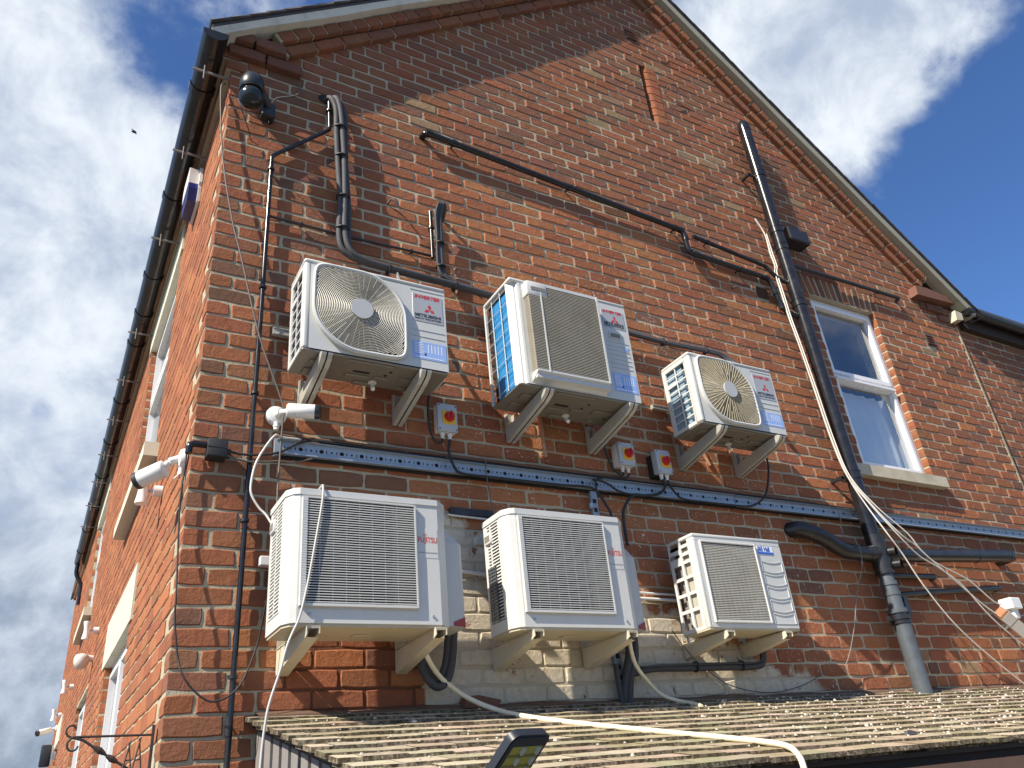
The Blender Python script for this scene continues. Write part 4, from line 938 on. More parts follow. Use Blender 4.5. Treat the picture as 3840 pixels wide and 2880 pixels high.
def gusset_bracket(xc, yf, zt, deep, label):
    root = empty('wall_bracket', (xc, 0, zt - deep), label, 'bracket', 'brackets under the outdoor units'); hw = .026
    mb = MB(); mb.box(xc - hw, xc + hw, -.010, -.0045, zt - deep - .004, zt + .02); mb.build('wall_plate', 'bracket_cream', root)
    P_ = [(-.010, -deep), (-.010, -.034), (yf, -.002), (yf, -.030), (yf + .03, -.040)]; P_ = [(-.0105, -deep), (-.0105, -.012), (yf, -.0045), (yf - .004, -.030), (yf + .02, -.040)]
    fn = lambda a, b_, q: (q, a, zt + b_ - .016); m2 = MB(); m2.prism(P_, fn, xc - hw, xc - hw + .004)
    m2.add([(xc - hw + .002, P_[0][0], zt + P_[0][1] - .0165), (xc + hw, P_[0][0], zt + P_[0][1] - .0165), (xc + hw, P_[4][0], zt + P_[4][1] - .0165), (xc - hw + .002, P_[4][0], zt + P_[4][1] - .0165)], [(0, 1, 2, 3)])
    m2.build('gusset', 'bracket_cream', root)
    m3 = MB(); m3.box(xc - hw + .0002, xc + hw, yf - .004, -.0106, zt - .0205, zt - .0168); m3.box(xc + hw - .004, xc + hw, yf - .004, yf + .16, zt - .046, zt - .0205); m3.box(xc - hw + .004, xc + hw - .004, yf - .003, yf + .0, zt - .026, zt - .0206); m3.build('top_rail', 'bracket_cream', root)
    for q in (.03, .085):
        m4 = MB(); m4.tube([(xc - hw + .012, -.010, zt - deep + q - .012), (xc - hw + .012, -.019, zt - deep + q - .012)], .009, 6); m4.build('bolt', 'rust', root)
TAGS = {'A': 'the top left unit', 'B': 'the upper middle unit', 'C': 'the upper right unit', 'D': 'the lower left unit', 'E': 'the lower middle unit', 'F': 'the lower right unit'}
for key, xl, xr in (('A', .508, 1.022), ('B', 1.725, 2.295), ('C', 3.01, 3.515)):
    u_ = UNITS[key]
    for xc, sd in ((xl, 'left'), (xr, 'right')): steel_bracket(xc, u_[1] - .012, u_[2], 'pale steel curved bracket, %s one under %s' % (sd, TAGS[key]))
for key, xl, xr in (('D', .462, 1.012), ('E', 1.525, 2.065), ('F', 2.765, 3.205)):
    u_ = UNITS[key]
    for xc, sd in ((xl, 'left'), (xr, 'right')): gusset_bracket(xc, u_[1] + (-.008 if key != 'F' else -.015), u_[2], .115 if key != 'F' else .085, 'cream steel gusset bracket, %s one under %s' % (sd, TAGS[key]))

# ================================================================== pipes and conduits on the gable
def clip_ring(root, p, ax_, r, wl=.014, mt='black_paint', foot=True, name='clip'):
    p = Vector(p); a = Vector(ax_).normalized(); mb = MB(); mb.tube([(p - a * wl / 2)[:], (p + a * wl / 2)[:]], r, 14)
    if foot: mb.tube([(p.x, p.y + r * .8, p.z), (p.x, .004, p.z)], r * .28, 6)
    mb.build(name, mt, root, smooth=40)
# slim black conduit: down the left of the gable with a cranked top
root = empty('conduit', (.26, -.03, .3), 'slim black conduit running down the gable beside the left corner', 'conduit')
mb = MB(); mb.tube(round_path([(.606, -.03, 5.94), (.612, -.03, 5.70), (.270, -.03, 5.345), (.268, -.03, 4.3), (.262, -.03, 3.3), (.254, -.03, 2.0), (.250, -.03, .3)], .02), .0125, 12); mb.build('tube', 'black_gloss', root, smooth=40)
for q in ((.606, -.03, 5.86), (.270, -.03, 5.24), (.268, -.03, 4.40), (.265, -.03, 3.76), (.258, -.03, 3.10), (.254, -.03, 2.42)): clip_ring(root, q, (0, 0, 1), .020)
clip_ring(root, (.252, -.03, 2.23), (0, 0, 1), .016, .075, foot=False, name='coupler')
root = empty('conduit', (.3, -.03, 4.89), 'thin black conduit running level between the corner conduit and pipe stub', 'conduit')
mb = MB(); mb.tube([(.270, -.028, 4.893), (.7, -.026, 4.888), (1.285, -.028, 4.900)], .0085, 10); mb.build('tube', 'black_paint', root, smooth=40)
for q in ((.46, -.028, 4.892), (1.14, -.028, 4.897)): clip_ring(root, q, (1, 0, 0), .015)
root = empty('conduit', (1.281, -.03, 4.90), 'short upright black conduit beside the small insulated pipe loop', 'conduit')
mb = MB(); mb.tube([(1.282, -.03, 4.885), (1.281, -.03, 5.255)], .0125, 12); mb.build('tube', 'black_gloss', root, smooth=40)
clip_ring(root, (1.281, -.03, 5.12), (0, 0, 1), .020)

# insulated refrigerant lines
def bundle(nm, label, paths, ties, mt='pipe_foam', rt=.05, cat='pipes'):
    root = empty(nm, paths[0][0][-1], label, cat)
    for pts, r in paths: mb = MB(); mb.tube(curve(pts, 6), r, 10); mb.build('insulated_pipe', mt, root, smooth=60)
    for (p, a, r) in ties: p = Vector(p); a = Vector(a).normalized(); mb = MB(); mb.tube([(p - a * .003)[:], (p + a * .003)[:]], r, 14); mb.build('cable_tie', 'black_rubber', root, smooth=60)
def offs(pts, dx, dy, dz, wob=0.0):
    return [(p[0] + dx + wob * math.sin(i * 1.9 + dx * 90), p[1] + dy, p[2] + dz) for i, p in enumerate(pts)]
main = [(.600, .03, 5.975), (.625, -.04, 5.965), (.655, -.06, 5.86), (.668, -.06, 5.65), (.680, -.06, 5.40), (.692, -.06, 5.10), (.690, -.06, 4.88), (.715, -.06, 4.755), (.80, -.06, 4.705), (.97, -.06, 4.690), (1.20, -.06, 4.684), (1.45, -.06, 4.675), (1.75, -.06, 4.66), (2.2, -.06, 4.65)]
pths = [(offs(main, -.020, -.005, 0, .004), .0175), (offs(main, .012, -.018, .002, .004), .0180), (offs(main, .036, .0, .004, .005), .0150), (offs(main[:-3], .005, .012, .010, .003), .0140)]
bundle('insulated_pipe_run', 'thick black insulated pipes dropping from the wall hole and turning behind units', pths,
       [((.668, -.065, 5.70), (0, 0, 1), .042), ((.678, -.065, 5.46), (0, 0, 1), .042), ((.692, -.065, 5.14), (0, 0, 1), .042), ((.690, -.065, 4.90), (0, 0, 1), .042), ((.97, -.065, 4.69), (1, 0, 0), .040), ((1.40, -.065, 4.68), (1, 0, 0), .040)])
lp = [(1.335, -.045, 5.20), (1.345, -.075, 5.27), (1.325, -.09, 5.285), (1.305, -.07, 5.20), (1.310, -.06, 5.05), (1.308, -.06, 4.90), (1.312, -.06, 4.77), (1.36, -.06, 4.715), (1.5, -.06, 4.69)]
bundle('insulated_pipe_loop', 'small loop of black insulated pipe rising above the upper units', [(lp, .0145), (offs([(1.36, .02, 5.235)] + lp[1:], .022, .0, .004, .004), .0145), (offs(lp[2:], -.012, -.012, 0, .003), .0075)], [((1.318, -.066, 4.98), (0, 0, 1), .032), ((1.316, -.066, 4.80), (0, 0, 1), .032)])
bundle('insulated_pipe_run', 'black insulated pipe running level from the middle unit to the right unit', [([(2.2, -.06, 4.645), (2.7, -.06, 4.635), (3.0, -.06, 4.622), (3.16, -.06, 4.625), (3.47, -.06, 4.635), (3.60, -.065, 4.615), (3.655, -.10, 4.54), (3.66, -.16, 4.45)], .019), ([(2.2, -.075, 4.632), (2.7, -.075, 4.622), (3.1, -.072, 4.612), (3.45, -.07, 4.618), (3.57, -.075, 4.60), (3.63, -.11, 4.52)], .012)], [((3.02, -.064, 4.619), (1, 0, 0), .030), ((3.42, -.064, 4.63), (1, 0, 0), .030)])
bundle('refrigerant_pipe', 'grey insulated pipe bending over the top of the top left unit', [([(1.02, -.08, 4.66), (1.03, -.16, 4.44), (1.05, -.20, 4.415), (1.10, -.20, 4.40), (1.115, -.20, 4.33)], .011)], [], mt='timber_grey', cat='pipe')
bundle('insulated_pipe_loop', 'drooping grey insulated pipe loop below the lower left unit', [([(1.235, -.16, 2.70), (1.232, -.13, 2.58), (1.222, -.12, 2.47), (1.195, -.12, 2.385), (1.145, -.12, 2.350), (1.095, -.12, 2.39), (1.068, -.12, 2.46), (1.075, -.14, 2.54)], .020), ([(1.205, -.16, 2.70), (1.203, -.13, 2.58), (1.196, -.115, 2.48), (1.175, -.11, 2.41), (1.145, -.11, 2.385), (1.11, -.11, 2.41), (1.095, -.115, 2.47)], .016)], [], cat='pipes')
bundle('insulated_pipe_drop', 'black pipes and cables dropping behind the lower middle unit to the tiles', [([(2.30, -.09, 2.62), (2.29, -.08, 2.50), (2.26, -.07, 2.40), (2.235, -.06, 2.30), (2.235, -.05, 2.24)], .022), ([(2.34, -.09, 2.62), (2.33, -.08, 2.48), (2.28, -.08, 2.38), (2.25, -.07, 2.24)], .018), ([(2.20, -.07, 2.45), (2.20, -.07, 2.36), (2.215, -.06, 2.24)], .014)], [])
bundle('insulated_pipe_run', 'black insulated pipe below the lower right unit', [([(2.30, -.06, 2.400), (2.45, -.06, 2.425), (2.66, -.06, 2.427), (3.0, -.06, 2.428), (3.22, -.06, 2.430), (3.285, -.06, 2.455), (3.30, -.07, 2.53), (3.30, -.12, 2.60)], .020), ([(2.35, -.085, 2.43), (2.66, -.085, 2.440), (3.0, -.085, 2.445), (3.24, -.085, 2.455), (3.27, -.09, 2.55)], .006)], [((2.75, -.066, 2.43), (1, 0, 0), .030), ((3.1, -.066, 2.434), (1, 0, 0), .030)])

# long sloping waste pipe and its branches
def pipe_thing(nm, label, pts, r, mt, bend=.06, clips=(), ends=True, cat='pipe', n_=14, clipmt=None):
    root = empty(nm, (pts[-1][0], pts[-1][1], min(p[2] for p in pts)), label, cat)
    mb = MB(); mb.tube(round_path(pts, bend), r, n_); mb.build('tube', mt, root, smooth=50)
    for (p, a) in clips: clip_ring(root, p, a, r * 1.22, .022, clipmt or mt)
    return root
wp = pipe_thing('waste_pipe', 'long black waste pipe sloping across the upper gable', [(1.262, .02, 5.925), (1.268, -.055, 5.925), (2.4, -.055, 5.845), (3.500, -.055, 5.768), (3.512, -.055, 5.560), (4.36, -.055, 5.535), (4.385, -.058, 5.500), (4.43, -.062, 5.235), (4.60, -.09, 5.165)], .0220, 'black_gloss', .045, [((1.48, -.055, 5.910), (1, 0, -.07)), ((2.42, -.055, 5.8435), (1, 0, -.07)), ((3.42, -.055, 5.773), (1, 0, -.07)), ((4.05, -.055, 5.544), (1, 0, -.03))])
for q, a in (((1.29, -.055, 5.9235), (1, 0, -.07)), ((3.475, -.055, 5.7697), (1, 0, -.07)), ((3.508, -.055, 5.70), (0, 0, 1)), ((3.57, -.055, 5.558), (1, 0, 0)), ((4.33, -.055, 5.536), (1, 0, 0)), ((4.40, -.06, 5.40), (0.1, 0, -1)), ((4.43, -.062, 5.26), (0.1, 0, -1)), ((4.56, -.085, 5.18), (1, 0, -.3))): clip_ring(wp, q, a, .0255, .045, 'black_gloss', False, 'socket')
pipe_thing('waste_pipe', 'short black waste pipe joining the stack above the sloping one', [(3.60, -.055, 5.745), (4.38, -.055, 5.665), (4.47, -.07, 5.555), (4.60, -.09, 5.50)], .0175, 'black_gloss', .03, [((3.75, -.055, 5.73), (1, 0, -.1))])
pipe_thing('waste_pipe', 'black waste pipe crossing above the window to the right', [(4.60, -.06, 5.765), (5.2, -.05, 5.785), (6.21, -.05, 5.795), (6.232, .02, 5.795)], .0175, 'black_paint', .02, [((5.9, -.05, 5.792), (1, 0, .02))])
# soil stack
SX = 4.605; root = empty('soil_stack', (SX, -.12, 2.2), 'thick black soil stack climbing the gable left of the window', 'soil pipe')
mb = MB(); mb.tube([(SX, -.10, 3.28), (SX, -.10, 7.28)], .055, 24); mb.build('stack', 'black_gloss', root, smooth=50)
mb = MB(); mb.tube([(SX, -.10, 7.275), (SX, -.10, 7.34), (SX, -.097, 7.37), (SX, -.092, 7.392), (SX, -.086, 7.402)], [.057, .057, .051, .036, .012], 22); mb.build('top_cap', 'black_gloss', root, smooth=60)
for zz in (6.72, 6.07, 5.88, 5.30, 3.76): mb = MB(); mb.tube([(SX, -.10, zz - .028), (SX, -.10, zz + .028)], .0605, 24); mb.tube([(SX, -.10, zz + .028), (SX, -.10, zz + .034)], .0635, 24); mb.build('collar', 'black_gloss', root, smooth=40)
for zz in (6.70, 3.74): mb = MB(); mb.box(SX - .135, SX - .05, -.10, -.088, zz - .012, zz + .012); mb.box(SX - .137, SX - .115, -.10, -.0, zz - .011, zz + .011); mb.build('holder', 'black_paint', root)
mb = MB(); mb.tube([(SX, -.11, 3.30), (SX, -.11, 3.02)], .064, 24); mb.tube([(SX - .03, -.11, 3.17), (SX - .12, -.10, 3.165)], .058, 18); mb.tube([(SX + .03, -.11, 3.155), (SX + .15, -.115, 3.165)], .060, 18); mb.build('branch_fitting', 'black_paint', root, smooth=50)
for (xx, zz) in ((SX + .045, 3.175), (SX + .062, 3.085)):
    mb = MB(); mb.tube([(xx, -.14, zz), (xx + .02, -.205, zz - .006)], .031, 16, caps=False); mb.tube([(xx, -.14, zz), (xx + .02, -.205, zz - .006)], .025, 16, caps=False); bs = mb.build('boss', 'black_paint', root, smooth=50)
    m2 = MB(); m2.disc((xx + .008, -.165, zz - .002), .026, 16, 'y', .004); m2.build('boss_inside', 'cavity', bs)
mb = MB(); mb.tube([(SX - .11, -.10, 3.165), (SX - .23, -.10, 3.17)], .056, 18); ps = [(SX - .22, -.10, 3.17), (SX - .33, -.10, 3.175), (SX - .42, -.095, 3.21), (SX - .52, -.09, 3.262), (SX - .66, -.06, 3.315), (SX - .71, -.0, 3.325), (SX - .72, .03, 3.325)]; mb.tube(curve(ps, 6), .055, 18); mb.build('left_branch', 'black_paint', root, smooth=60)
mb = MB(); mb.tube([(SX + .14, -.115, 3.165), (SX + .8, -.115, 3.20), (SX + 1.63, -.115, 3.245)], .052, 18); mb.tube([(SX + 1.60, -.115, 3.2435), (SX + 1.64, -.115, 3.2455), (SX + 1.645, -.05, 3.2455), (SX + 1.645, .01, 3.2455)], .054, 18); mb.tube([(SX + 1.15, -.115, 3.2180), (SX + 1.16, -.115, 3.2186)], .0545, 18); mb.build('right_branch', 'black_gloss', root, smooth=50)
mb = MB(); mb.tube([(SX, -.112, 3.03), (SX, -.115, 2.90), (SX, -.115, 2.72)], [.045, .053, .053], 22)
for zz, rr in ((3.03, .048), (2.955, .0565), (2.885, .0575), (2.765, .066)): mb.tube([(SX, -.115, zz - .014), (SX, -.115, zz + .014)], rr, 22)
mb.build('expansion_joint', 'pipe_grey', root, smooth=40)
mb = MB(); mb.tube([(SX, -.115, 2.735), (SX, -.115, 2.705)], .070, 22); mb.tube([(SX, -.115, 2.70), (SX, -.115, 2.68)], .067, 22); mb.box(SX - .12, SX - .06, -.12, -.1, 2.70, 2.73); mb.box(SX + .045, SX + .09, -.16, -.07, 2.74, 2.86); mb.build('access_collar', 'black_paint', root, smooth=40)
mb = MB(); mb.tube([(SX, -.12, 2.69), (SX, -.12, 2.15)], .056, 24); mb.build('lower_pipe', 'pipe_grey', root, smooth=50)
pipe_thing('waste_pipe', 'short dark waste pipe stub just right of the stack', [(SX + .04, -.055, 3.032), (5.26, -.05, 3.05), (5.275, .02, 3.05)], .022, 'black_paint', .02)
pipe_thing('waste_pipe', 'lower dark waste pipe right of the stack with a coupling', [(SX + .02, -.06, 2.885), (5.1, -.055, 2.925), (6.05, -.05, 2.995), (6.07, .02, 2.997)], .021, 'black_paint', .02, [((5.09, -.0545, 2.924), (1, 0, .07))])
mb = MB(); mb.rbox(4.74, 5.0, -.13, .0, 6.02, 6.17, .012, 1); bk = mb.thing('pipe_stub_box', 'black_paint', 'dark square stub projecting from the wall just right of the stack', 'pipe')

# ------------------------------------------------------------------ perforated cable tray
root = empty('cable_tray', (.385, -.03, 3.42), 'long galvanised perforated cable tray running across the gable', 'cable tray')
def tray(x0, x1, zb, zt, yb):
    mb = MB(); cell = .0262; N_ = int((x1 - x0) / cell); cz = (zb + zt) / 2 + .004
    for i in range(N_):
        a, b_ = x0 + i * cell, x0 + (i + 1) * cell; cx = (a + b_) / 2; k = i % 4
        rx, rz_ = ((.0112, .0108), (.0028, .0088), (.0056, .0056), (.0028, .0088))[k]; n_ = 12; vo = []; vi = []; vb = []
        for j in range(n_):
            t_ = 2 * math.pi * (j + .5) / n_; c, s_ = math.cos(t_), math.sin(t_); q = min((cell / 2) / abs(c) if abs(c) > 1e-6 else 9, ((zt - cz) if s_ > 0 else (cz - zb)) / abs(s_) if abs(s_) > 1e-6 else 9)
            vo.append((cx + c * q, yb, cz + s_ * q)); vi.append((cx + c * rx, yb, cz + s_ * rz_)); vb.append((cx + c * rx, yb + .003, cz + s_ * rz_))
        mb.add(vo + vi + vb, [(j, (j + 1) % n_, n_ + (j + 1) % n_, n_ + j) for j in range(n_)] + [(n_ + j, n_ + (j + 1) % n_, 2 * n_ + (j + 1) % n_, 2 * n_ + j) for j in range(n_)])
        for (ux, uz) in ((a, zt), (b_, zt), (a, zb), (b_, zb)):
            ang = math.atan2(uz - cz, ux - cx) % (2 * math.pi); j = int((ang / (2 * math.pi) * n_ - .5) % n_); mb.add([vo[j], (ux, yb, uz), vo[(j + 1) % n_]], [(0, 1, 2)])
    xe = x0 + N_ * cell; mb.box(x0, xe, yb - .022, yb + .001, zb - .0018, zb - .0002); mb.box(x0, xe, yb - .022, yb + .001, zt + .0002, zt + .0018); mb.box(x0, xe, yb - .022, yb - .0206, zb, zb + .006)
    return mb
for a, b_, dz in ((.385, 3.42, 0.0), (3.40, 4.72, -.004), (4.70, 7.3, -.002)):
    tray(a, b_, 3.447 + dz, 3.518 + dz, -.030 - (.0025 if a == 3.40 else 0)).build('tray_length', 'galv', root)
mb = MB(); mb.box(.375, .40, -.034, -.004, 3.44, 3.53); mb.build('end_plate', 'galv', root)
mb = MB(); mb.box(.402, 7.3, -.022, -.0045, 3.436, 3.528); mb.build('shade_backing', 'cavity', root)  # dark strip added behind the tray to stand for shade in its holes
root = empty('strut_channel', (2.25, -.05, 2.4), 'upright galvanised strut channel behind the lower middle unit', 'strut')
mb = MB(); mb.box(2.228, 2.272, -.028, -.0045, 2.28, 3.44); mb.build('back_channel', 'galv', root)
mb = MB()
for i in range(20): mb.box(2.238, 2.262, -.0295, -.0281, 2.32 + i * .055, 2.345 + i * .055)
mb.build('slots', 'cavity', root)
mb = MB(); mb.tube([(2.215, -.04, 3.355), (2.215, -.04, 3.325)], .016, 12); mb.box(2.212, 2.232, -.05, -.028, 3.33, 3.35); mb.build('pipe_clamp', 'galv', root, smooth=40)

# ------------------------------------------------------------------ isolator switches
def isolator(x0, x1, z0, z1, y0, y1, label, spacer):
    root = empty('isolator_switch', ((x0 + x1) / 2, y1, z0), label, 'switch', 'rotary isolator switches'); cx, cz = (x0 + x1) / 2, (z0 + z1) / 2
    mb = MB(); mb.rbox(x0 + .003, x1 - .003, y0 + .022, y1, z0 + .003, z1 - .003, .005, 2); mb.build('housing', 'plastic_white' if not spacer else 'switch_grey', root, smooth=40)
    mb = MB(); mb.rbox(x0, x1, y0, y0 + .0215, z0, z1, .005, 2); mb.build('cover', 'switch_grey', root, smooth=40)
    k = .34 * (x1 - x0); mb = MB(); mb.rbox(cx - k + .008, cx + k + .008, y0 - .004, y0 - .0005, cz - k, cz + k, .002, 1); mb.build('yellow_plate', 'yellow', root)
    mb = MB(); mb.lathe([(.030, 0), (.030, .006), (.025, .010), (.024, .024), (.021, .028)], 24, (cx + .008, y0 - .004, cz + .003), Matrix.Rotation(math.radians(90), 3, 'X')); mb.build('knob', 'red_knob', root, smooth=35)
    mb = MB(); mb.rbox(cx + .003, cx + .013, y0 - .042, y0 - .030, cz - .020, cz + .026, .003, 1); mb.build('knob_grip', 'red_knob', root)
    for (a, c) in ((x0 + .010, z0 + .012), (x1 - .010, z0 + .012), (x0 + .010, z1 - .012), (x1 - .010, z1 - .012)): mb = MB(); mb.disc((a, y0 - .0005, c), .0042, 10, 'y', .002); mb.build('screw', 'cavity', root)
    for a in (cx - .022, cx + .022): mb = MB(); mb.tube([(a, (y0 + y1) / 2, z0 + .004), (a, (y0 + y1) / 2, z0 - .016)], .013, 8); mb.tube([(a, (y0 + y1) / 2, z0 - .016), (a, (y0 + y1) / 2, z0 - .034)], .010, 10); mb.build('cable_gland', 'plastic_white', root, smooth=40)
    if spacer: mb = MB(); mb.box(x0 + .004, x1 - .004, y1, -.004, z0 - .004, z1 - .02); mb.build('spacer', 'black_rubber', root)
isolator(1.232, 1.352, 3.672, 3.840, -.085, -.022, 'grey isolator switch with red knob below the top left unit', False)
isolator(2.432, 2.552, 3.604, 3.755, -.105, -.022, 'pale isolator switch with red knob nearest below the middle unit', False)
isolator(2.722, 2.838, 3.582, 3.742, -.105, -.050, 'grey isolator switch on black spacer below the upper right unit', True)

# ------------------------------------------------------------------ cables
def cable(nm, label, pts, r, mt, cat='cable', group=None, res=6):
    mb = MB(); mb.tube(curve(pts, res), r, 8); return mb.thing(nm, mt, label, cat, group, smooth=60)
cable('cable', 'brown cable hanging diagonally from the eaves corner to the bullet camera', [(-.02, .05, 5.90), (-.05, -.03, 5.74), (-.005, -.05, 5.23), (.072, -.07, 4.79), (.136, -.08, 4.535), (.255, -.10, 4.05), (.386, -.10, 3.69), (.394, -.09, 3.60), (.391, -.08, 3.40), (.384, -.10, 3.20), (.385, -.12, 3.06)], .0048, 'cable_grey')
cable('cable', 'white cable bowing out from the tray end to the lower left unit', [(.50, -.04, 3.535), (.40, -.06, 3.525), (.358, -.11, 3.508), (.311, -.12, 3.434), (.273, -.12, 3.347), (.258, -.12, 3.253), (.263, -.12, 3.194), (.299, -.12, 3.135), (.329, -.13, 3.101), (.352, -.15, 3.055)], .0055, 'cable_white')
cable('cable', 'pale grey cable draped over the front of the lower left unit', [(.485, -.30, 3.125), (.489, -.44, 3.135), (.487, -.475, 3.12), (.482, -.485, 3.05), (.455, -.485, 2.86), (.428, -.485, 2.69), (.402, -.485, 2.57), (.372, -.49, 2.50), (.352, -.50, 2.45), (.333, -.50, 2.371), (.299, -.50, 2.258), (.286, -.50, 2.181), (.277, -.50, 2.043), (.27, -.50, 1.7), (.262, -.49, .9)], .0048, 'pipe_grey_pale')
cable('cable', 'thin dark cable hanging down the corner and looping up to the unit', [(-.017, -.025, 3.46), (-.019, -.03, 3.418), (-.021, -.03, 3.30), (-.025, -.03, 3.17), (-.016, -.03, 3.01), (-.004, -.06, 2.753), (.000, -.06, 2.658), (.014, -.06, 2.565), (.029, -.06, 2.49), (.049, -.08, 2.425), (.093, -.08, 2.368), (.149, -.08, 2.326), (.191, -.08, 2.322), (.237, -.08, 2.342), (.28, -.08, 2.388), (.309, -.08, 2.458), (.336, -.08, 2.545), (.345, -.10, 2.62), (.355, -.12, 2.72)], .0040, 'black_rubber')
cable('cable', 'two dark cables from the junction box to the tray, upper one', [(.14, -.06, 3.425), (.20, -.05, 3.418), (.26, -.052, 3.418), (.33, -.05, 3.43), (.40, -.055, 3.45), (.55, -.05, 3.53), (.9, -.035, 3.532)], .0065, 'black_rubber')
cable('cable', 'lower dark cable from the junction box passing under the tray end', [(.14, -.06, 3.405), (.19, -.05, 3.390), (.26, -.052, 3.383), (.33, -.05, 3.392), (.40, -.055, 3.40), (.47, -.05, 3.405), (.56, -.045, 3.438)], .0050, 'cable_grey')
cable('cable', 'red-brown cable lying along the top of the tray', [(.40, -.035, 3.545), (1.0, -.033, 3.552), (1.8, -.032, 3.548), (2.6, -.033, 3.545), (3.4, -.034, 3.542), (4.2, -.032, 3.540)], .0085, 'timber_brown')
cable('cable', 'black cable on the tray top behind the red-brown one', [(.60, -.028, 3.532), (1.4, -.026, 3.534), (2.2, -.027, 3.532), (3.0, -.026, 3.530), (4.0, -.026, 3.531), (5.2, -.026, 3.53)], .0085, 'black_rubber')
cable('cable', 'black cable rising from the first isolator to the top left unit', [(1.25, -.16, 3.93), (1.20, -.09, 3.90), (1.183, -.08, 3.85), (1.178, -.08, 3.753), (1.192, -.07, 3.662), (1.225, -.06, 3.612), (1.262, -.054, 3.618), (1.270, -.054, 3.645)], .0070, 'black_rubber')
cable('cable', 'black cable from the first isolator curving along the tray', [(1.314, -.054, 3.640), (1.300, -.065, 3.60), (1.296, -.07, 3.544), (1.323, -.07, 3.47), (1.37, -.066, 3.440), (1.556, -.062, 3.440), (1.75, -.062, 3.440), (2.02, -.065, 3.440), (2.156, -.07, 3.445), (2.235, -.075, 3.426), (2.291, -.078, 3.341), (2.318, -.08, 3.272), (2.33, -.08, 3.1)], .0080, 'black_rubber')
cable('cable', 'dark red cable between the middle unit and second isolator', [(2.37, -.16, 3.93), (2.362, -.10, 3.87), (2.355, -.08, 3.80), (2.349, -.08, 3.692), (2.377, -.08, 3.594), (2.437, -.075, 3.546), (2.466, -.066, 3.552), (2.470, -.064, 3.575)], .0065, 'black_rubber')
cable('cable', 'short black cable from second isolator to the tray', [(2.514, -.064, 3.572), (2.505, -.064, 3.55), (2.47, -.05, 3.530), (2.40, -.045, 3.532), (2.30, -.05, 3.52), (2.25, -.07, 3.49), (2.24, -.075, 3.43)], .0065, 'black_rubber')
cable('cable', 'thick black cable from third isolator bending down behind the lower unit', [(2.760, -.078, 3.550), (2.772, -.078, 3.52), (2.758, -.078, 3.483), (2.701, -.075, 3.447), (2.60, -.073, 3.430), (2.518, -.075, 3.424), (2.449, -.078, 3.369), (2.404, -.08, 3.284), (2.39, -.09, 3.10)], .0095, 'black_rubber')
cable('cable', 'black cable dipping across the tray left of third isolator', [(2.235, -.06, 3.50), (2.274, -.072, 3.493), (2.333, -.075, 3.475), (2.405, -.075, 3.438), (2.506, -.072, 3.425), (2.60, -.068, 3.428)], .0070, 'black_rubber')
cable('cable', 'black cable from third isolator running right along the tray bottom', [(2.800, -.078, 3.548), (2.82, -.078, 3.505), (2.858, -.074, 3.462), (2.919, -.068, 3.437), (3.1, -.064, 3.436), (3.35, -.062, 3.437), (3.482, -.066, 3.441), (3.562, -.078, 3.47), (3.658, -.08, 3.545), (3.740, -.08, 3.724), (3.750, -.09, 3.83), (3.72, -.20, 3.87)], .0070, 'black_rubber')
cable('cable', 'thin white cord hanging from the tray to the lower middle unit', [(1.56, -.04, 3.545), (1.525, -.065, 3.535), (1.515, -.068, 3.49), (1.520, -.066, 3.40), (1.535, -.07, 3.25), (1.545, -.12, 3.13)], .0035, 'cable_grey')
# white cables tied to the stack, then fanning away to the right
wb = [(4.450, -.05, 6.20), (4.500, -.06, 6.04), (4.500, -.06, 5.84), (4.498, -.07, 5.68), (4.468, -.07, 5.60), (4.457, -.08, 5.36), (4.450, -.09, 5.13), (4.440, -.11, 4.89), (4.445, -.12, 4.47), (4.470, -.12, 4.04), (4.490, -.145, 3.73)]
tails = ([(4.52, -.19, 3.50), (4.568, -.25, 3.273), (4.664, -.25, 3.13), (4.777, -.25, 2.924), (4.988, -.25, 2.656), (5.308, -.25, 2.41), (5.8, -.25, 2.1)], [(4.56, -.20, 3.50), (4.672, -.25, 3.281), (4.836, -.25, 3.134), (5.006, -.25, 3.06), (5.225, -.25, 2.941), (5.439, -.25, 2.716), (5.722, -.25, 2.519), (6.2, -.25, 2.25)], [(4.60, -.21, 3.49), (4.796, -.25, 3.289), (4.89, -.25, 3.171), (5.09, -.25, 3.019), (5.373, -.25, 2.819), (5.50, -.26, 2.735)], [(4.58, -.20, 3.49), (4.707, -.25, 3.283), (4.84, -.25, 3.207), (4.997, -.25, 3.093), (5.321, -.25, 2.979), (5.514, -.26, 2.834), (5.585, -.27, 2.80)])
nmz = ('leftmost white cable of the bundle on the stack, swinging lowest to the right', 'second white cable of the stack bundle, running off the right edge', 'third white cable of the stack bundle, ending at the white camera', 'uppermost white cable fanning from the stack to the white camera')
for i, tl in enumerate(tails):
    cable('cable', nmz[i], offs(wb[(0 if i < 2 else 1):], (-.014, -.004, .006, .014)[i], (-.004, .006, -.008, .004)[i], 0, .003) + tl, .0052, 'cable_white', group='white cables on the soil stack')
cable('cable', 'white cord hanging from the tray past the left soil branch', [(4.36, -.04, 3.52), (4.372, -.06, 3.50), (4.365, -.065, 3.42), (4.345, -.07, 3.28), (4.34, -.165, 3.20), (4.30, -.17, 3.05), (4.235, -.12, 2.88), (4.16, -.09, 2.68), (4.08, -.05, 2.50), (4.0, -.03, 2.40)], .003, 'timber_grey')
cable('cable', 'thin grey wire drooping across the bricks below the lower right unit', [(2.60, -.10, 2.62), (2.68, -.07, 2.55), (2.80, -.06, 2.44), (3.0, -.05, 2.33), (3.3, -.04, 2.285), (3.6, -.03, 2.32), (3.85, -.03, 2.40)], .003, 'cable_grey')

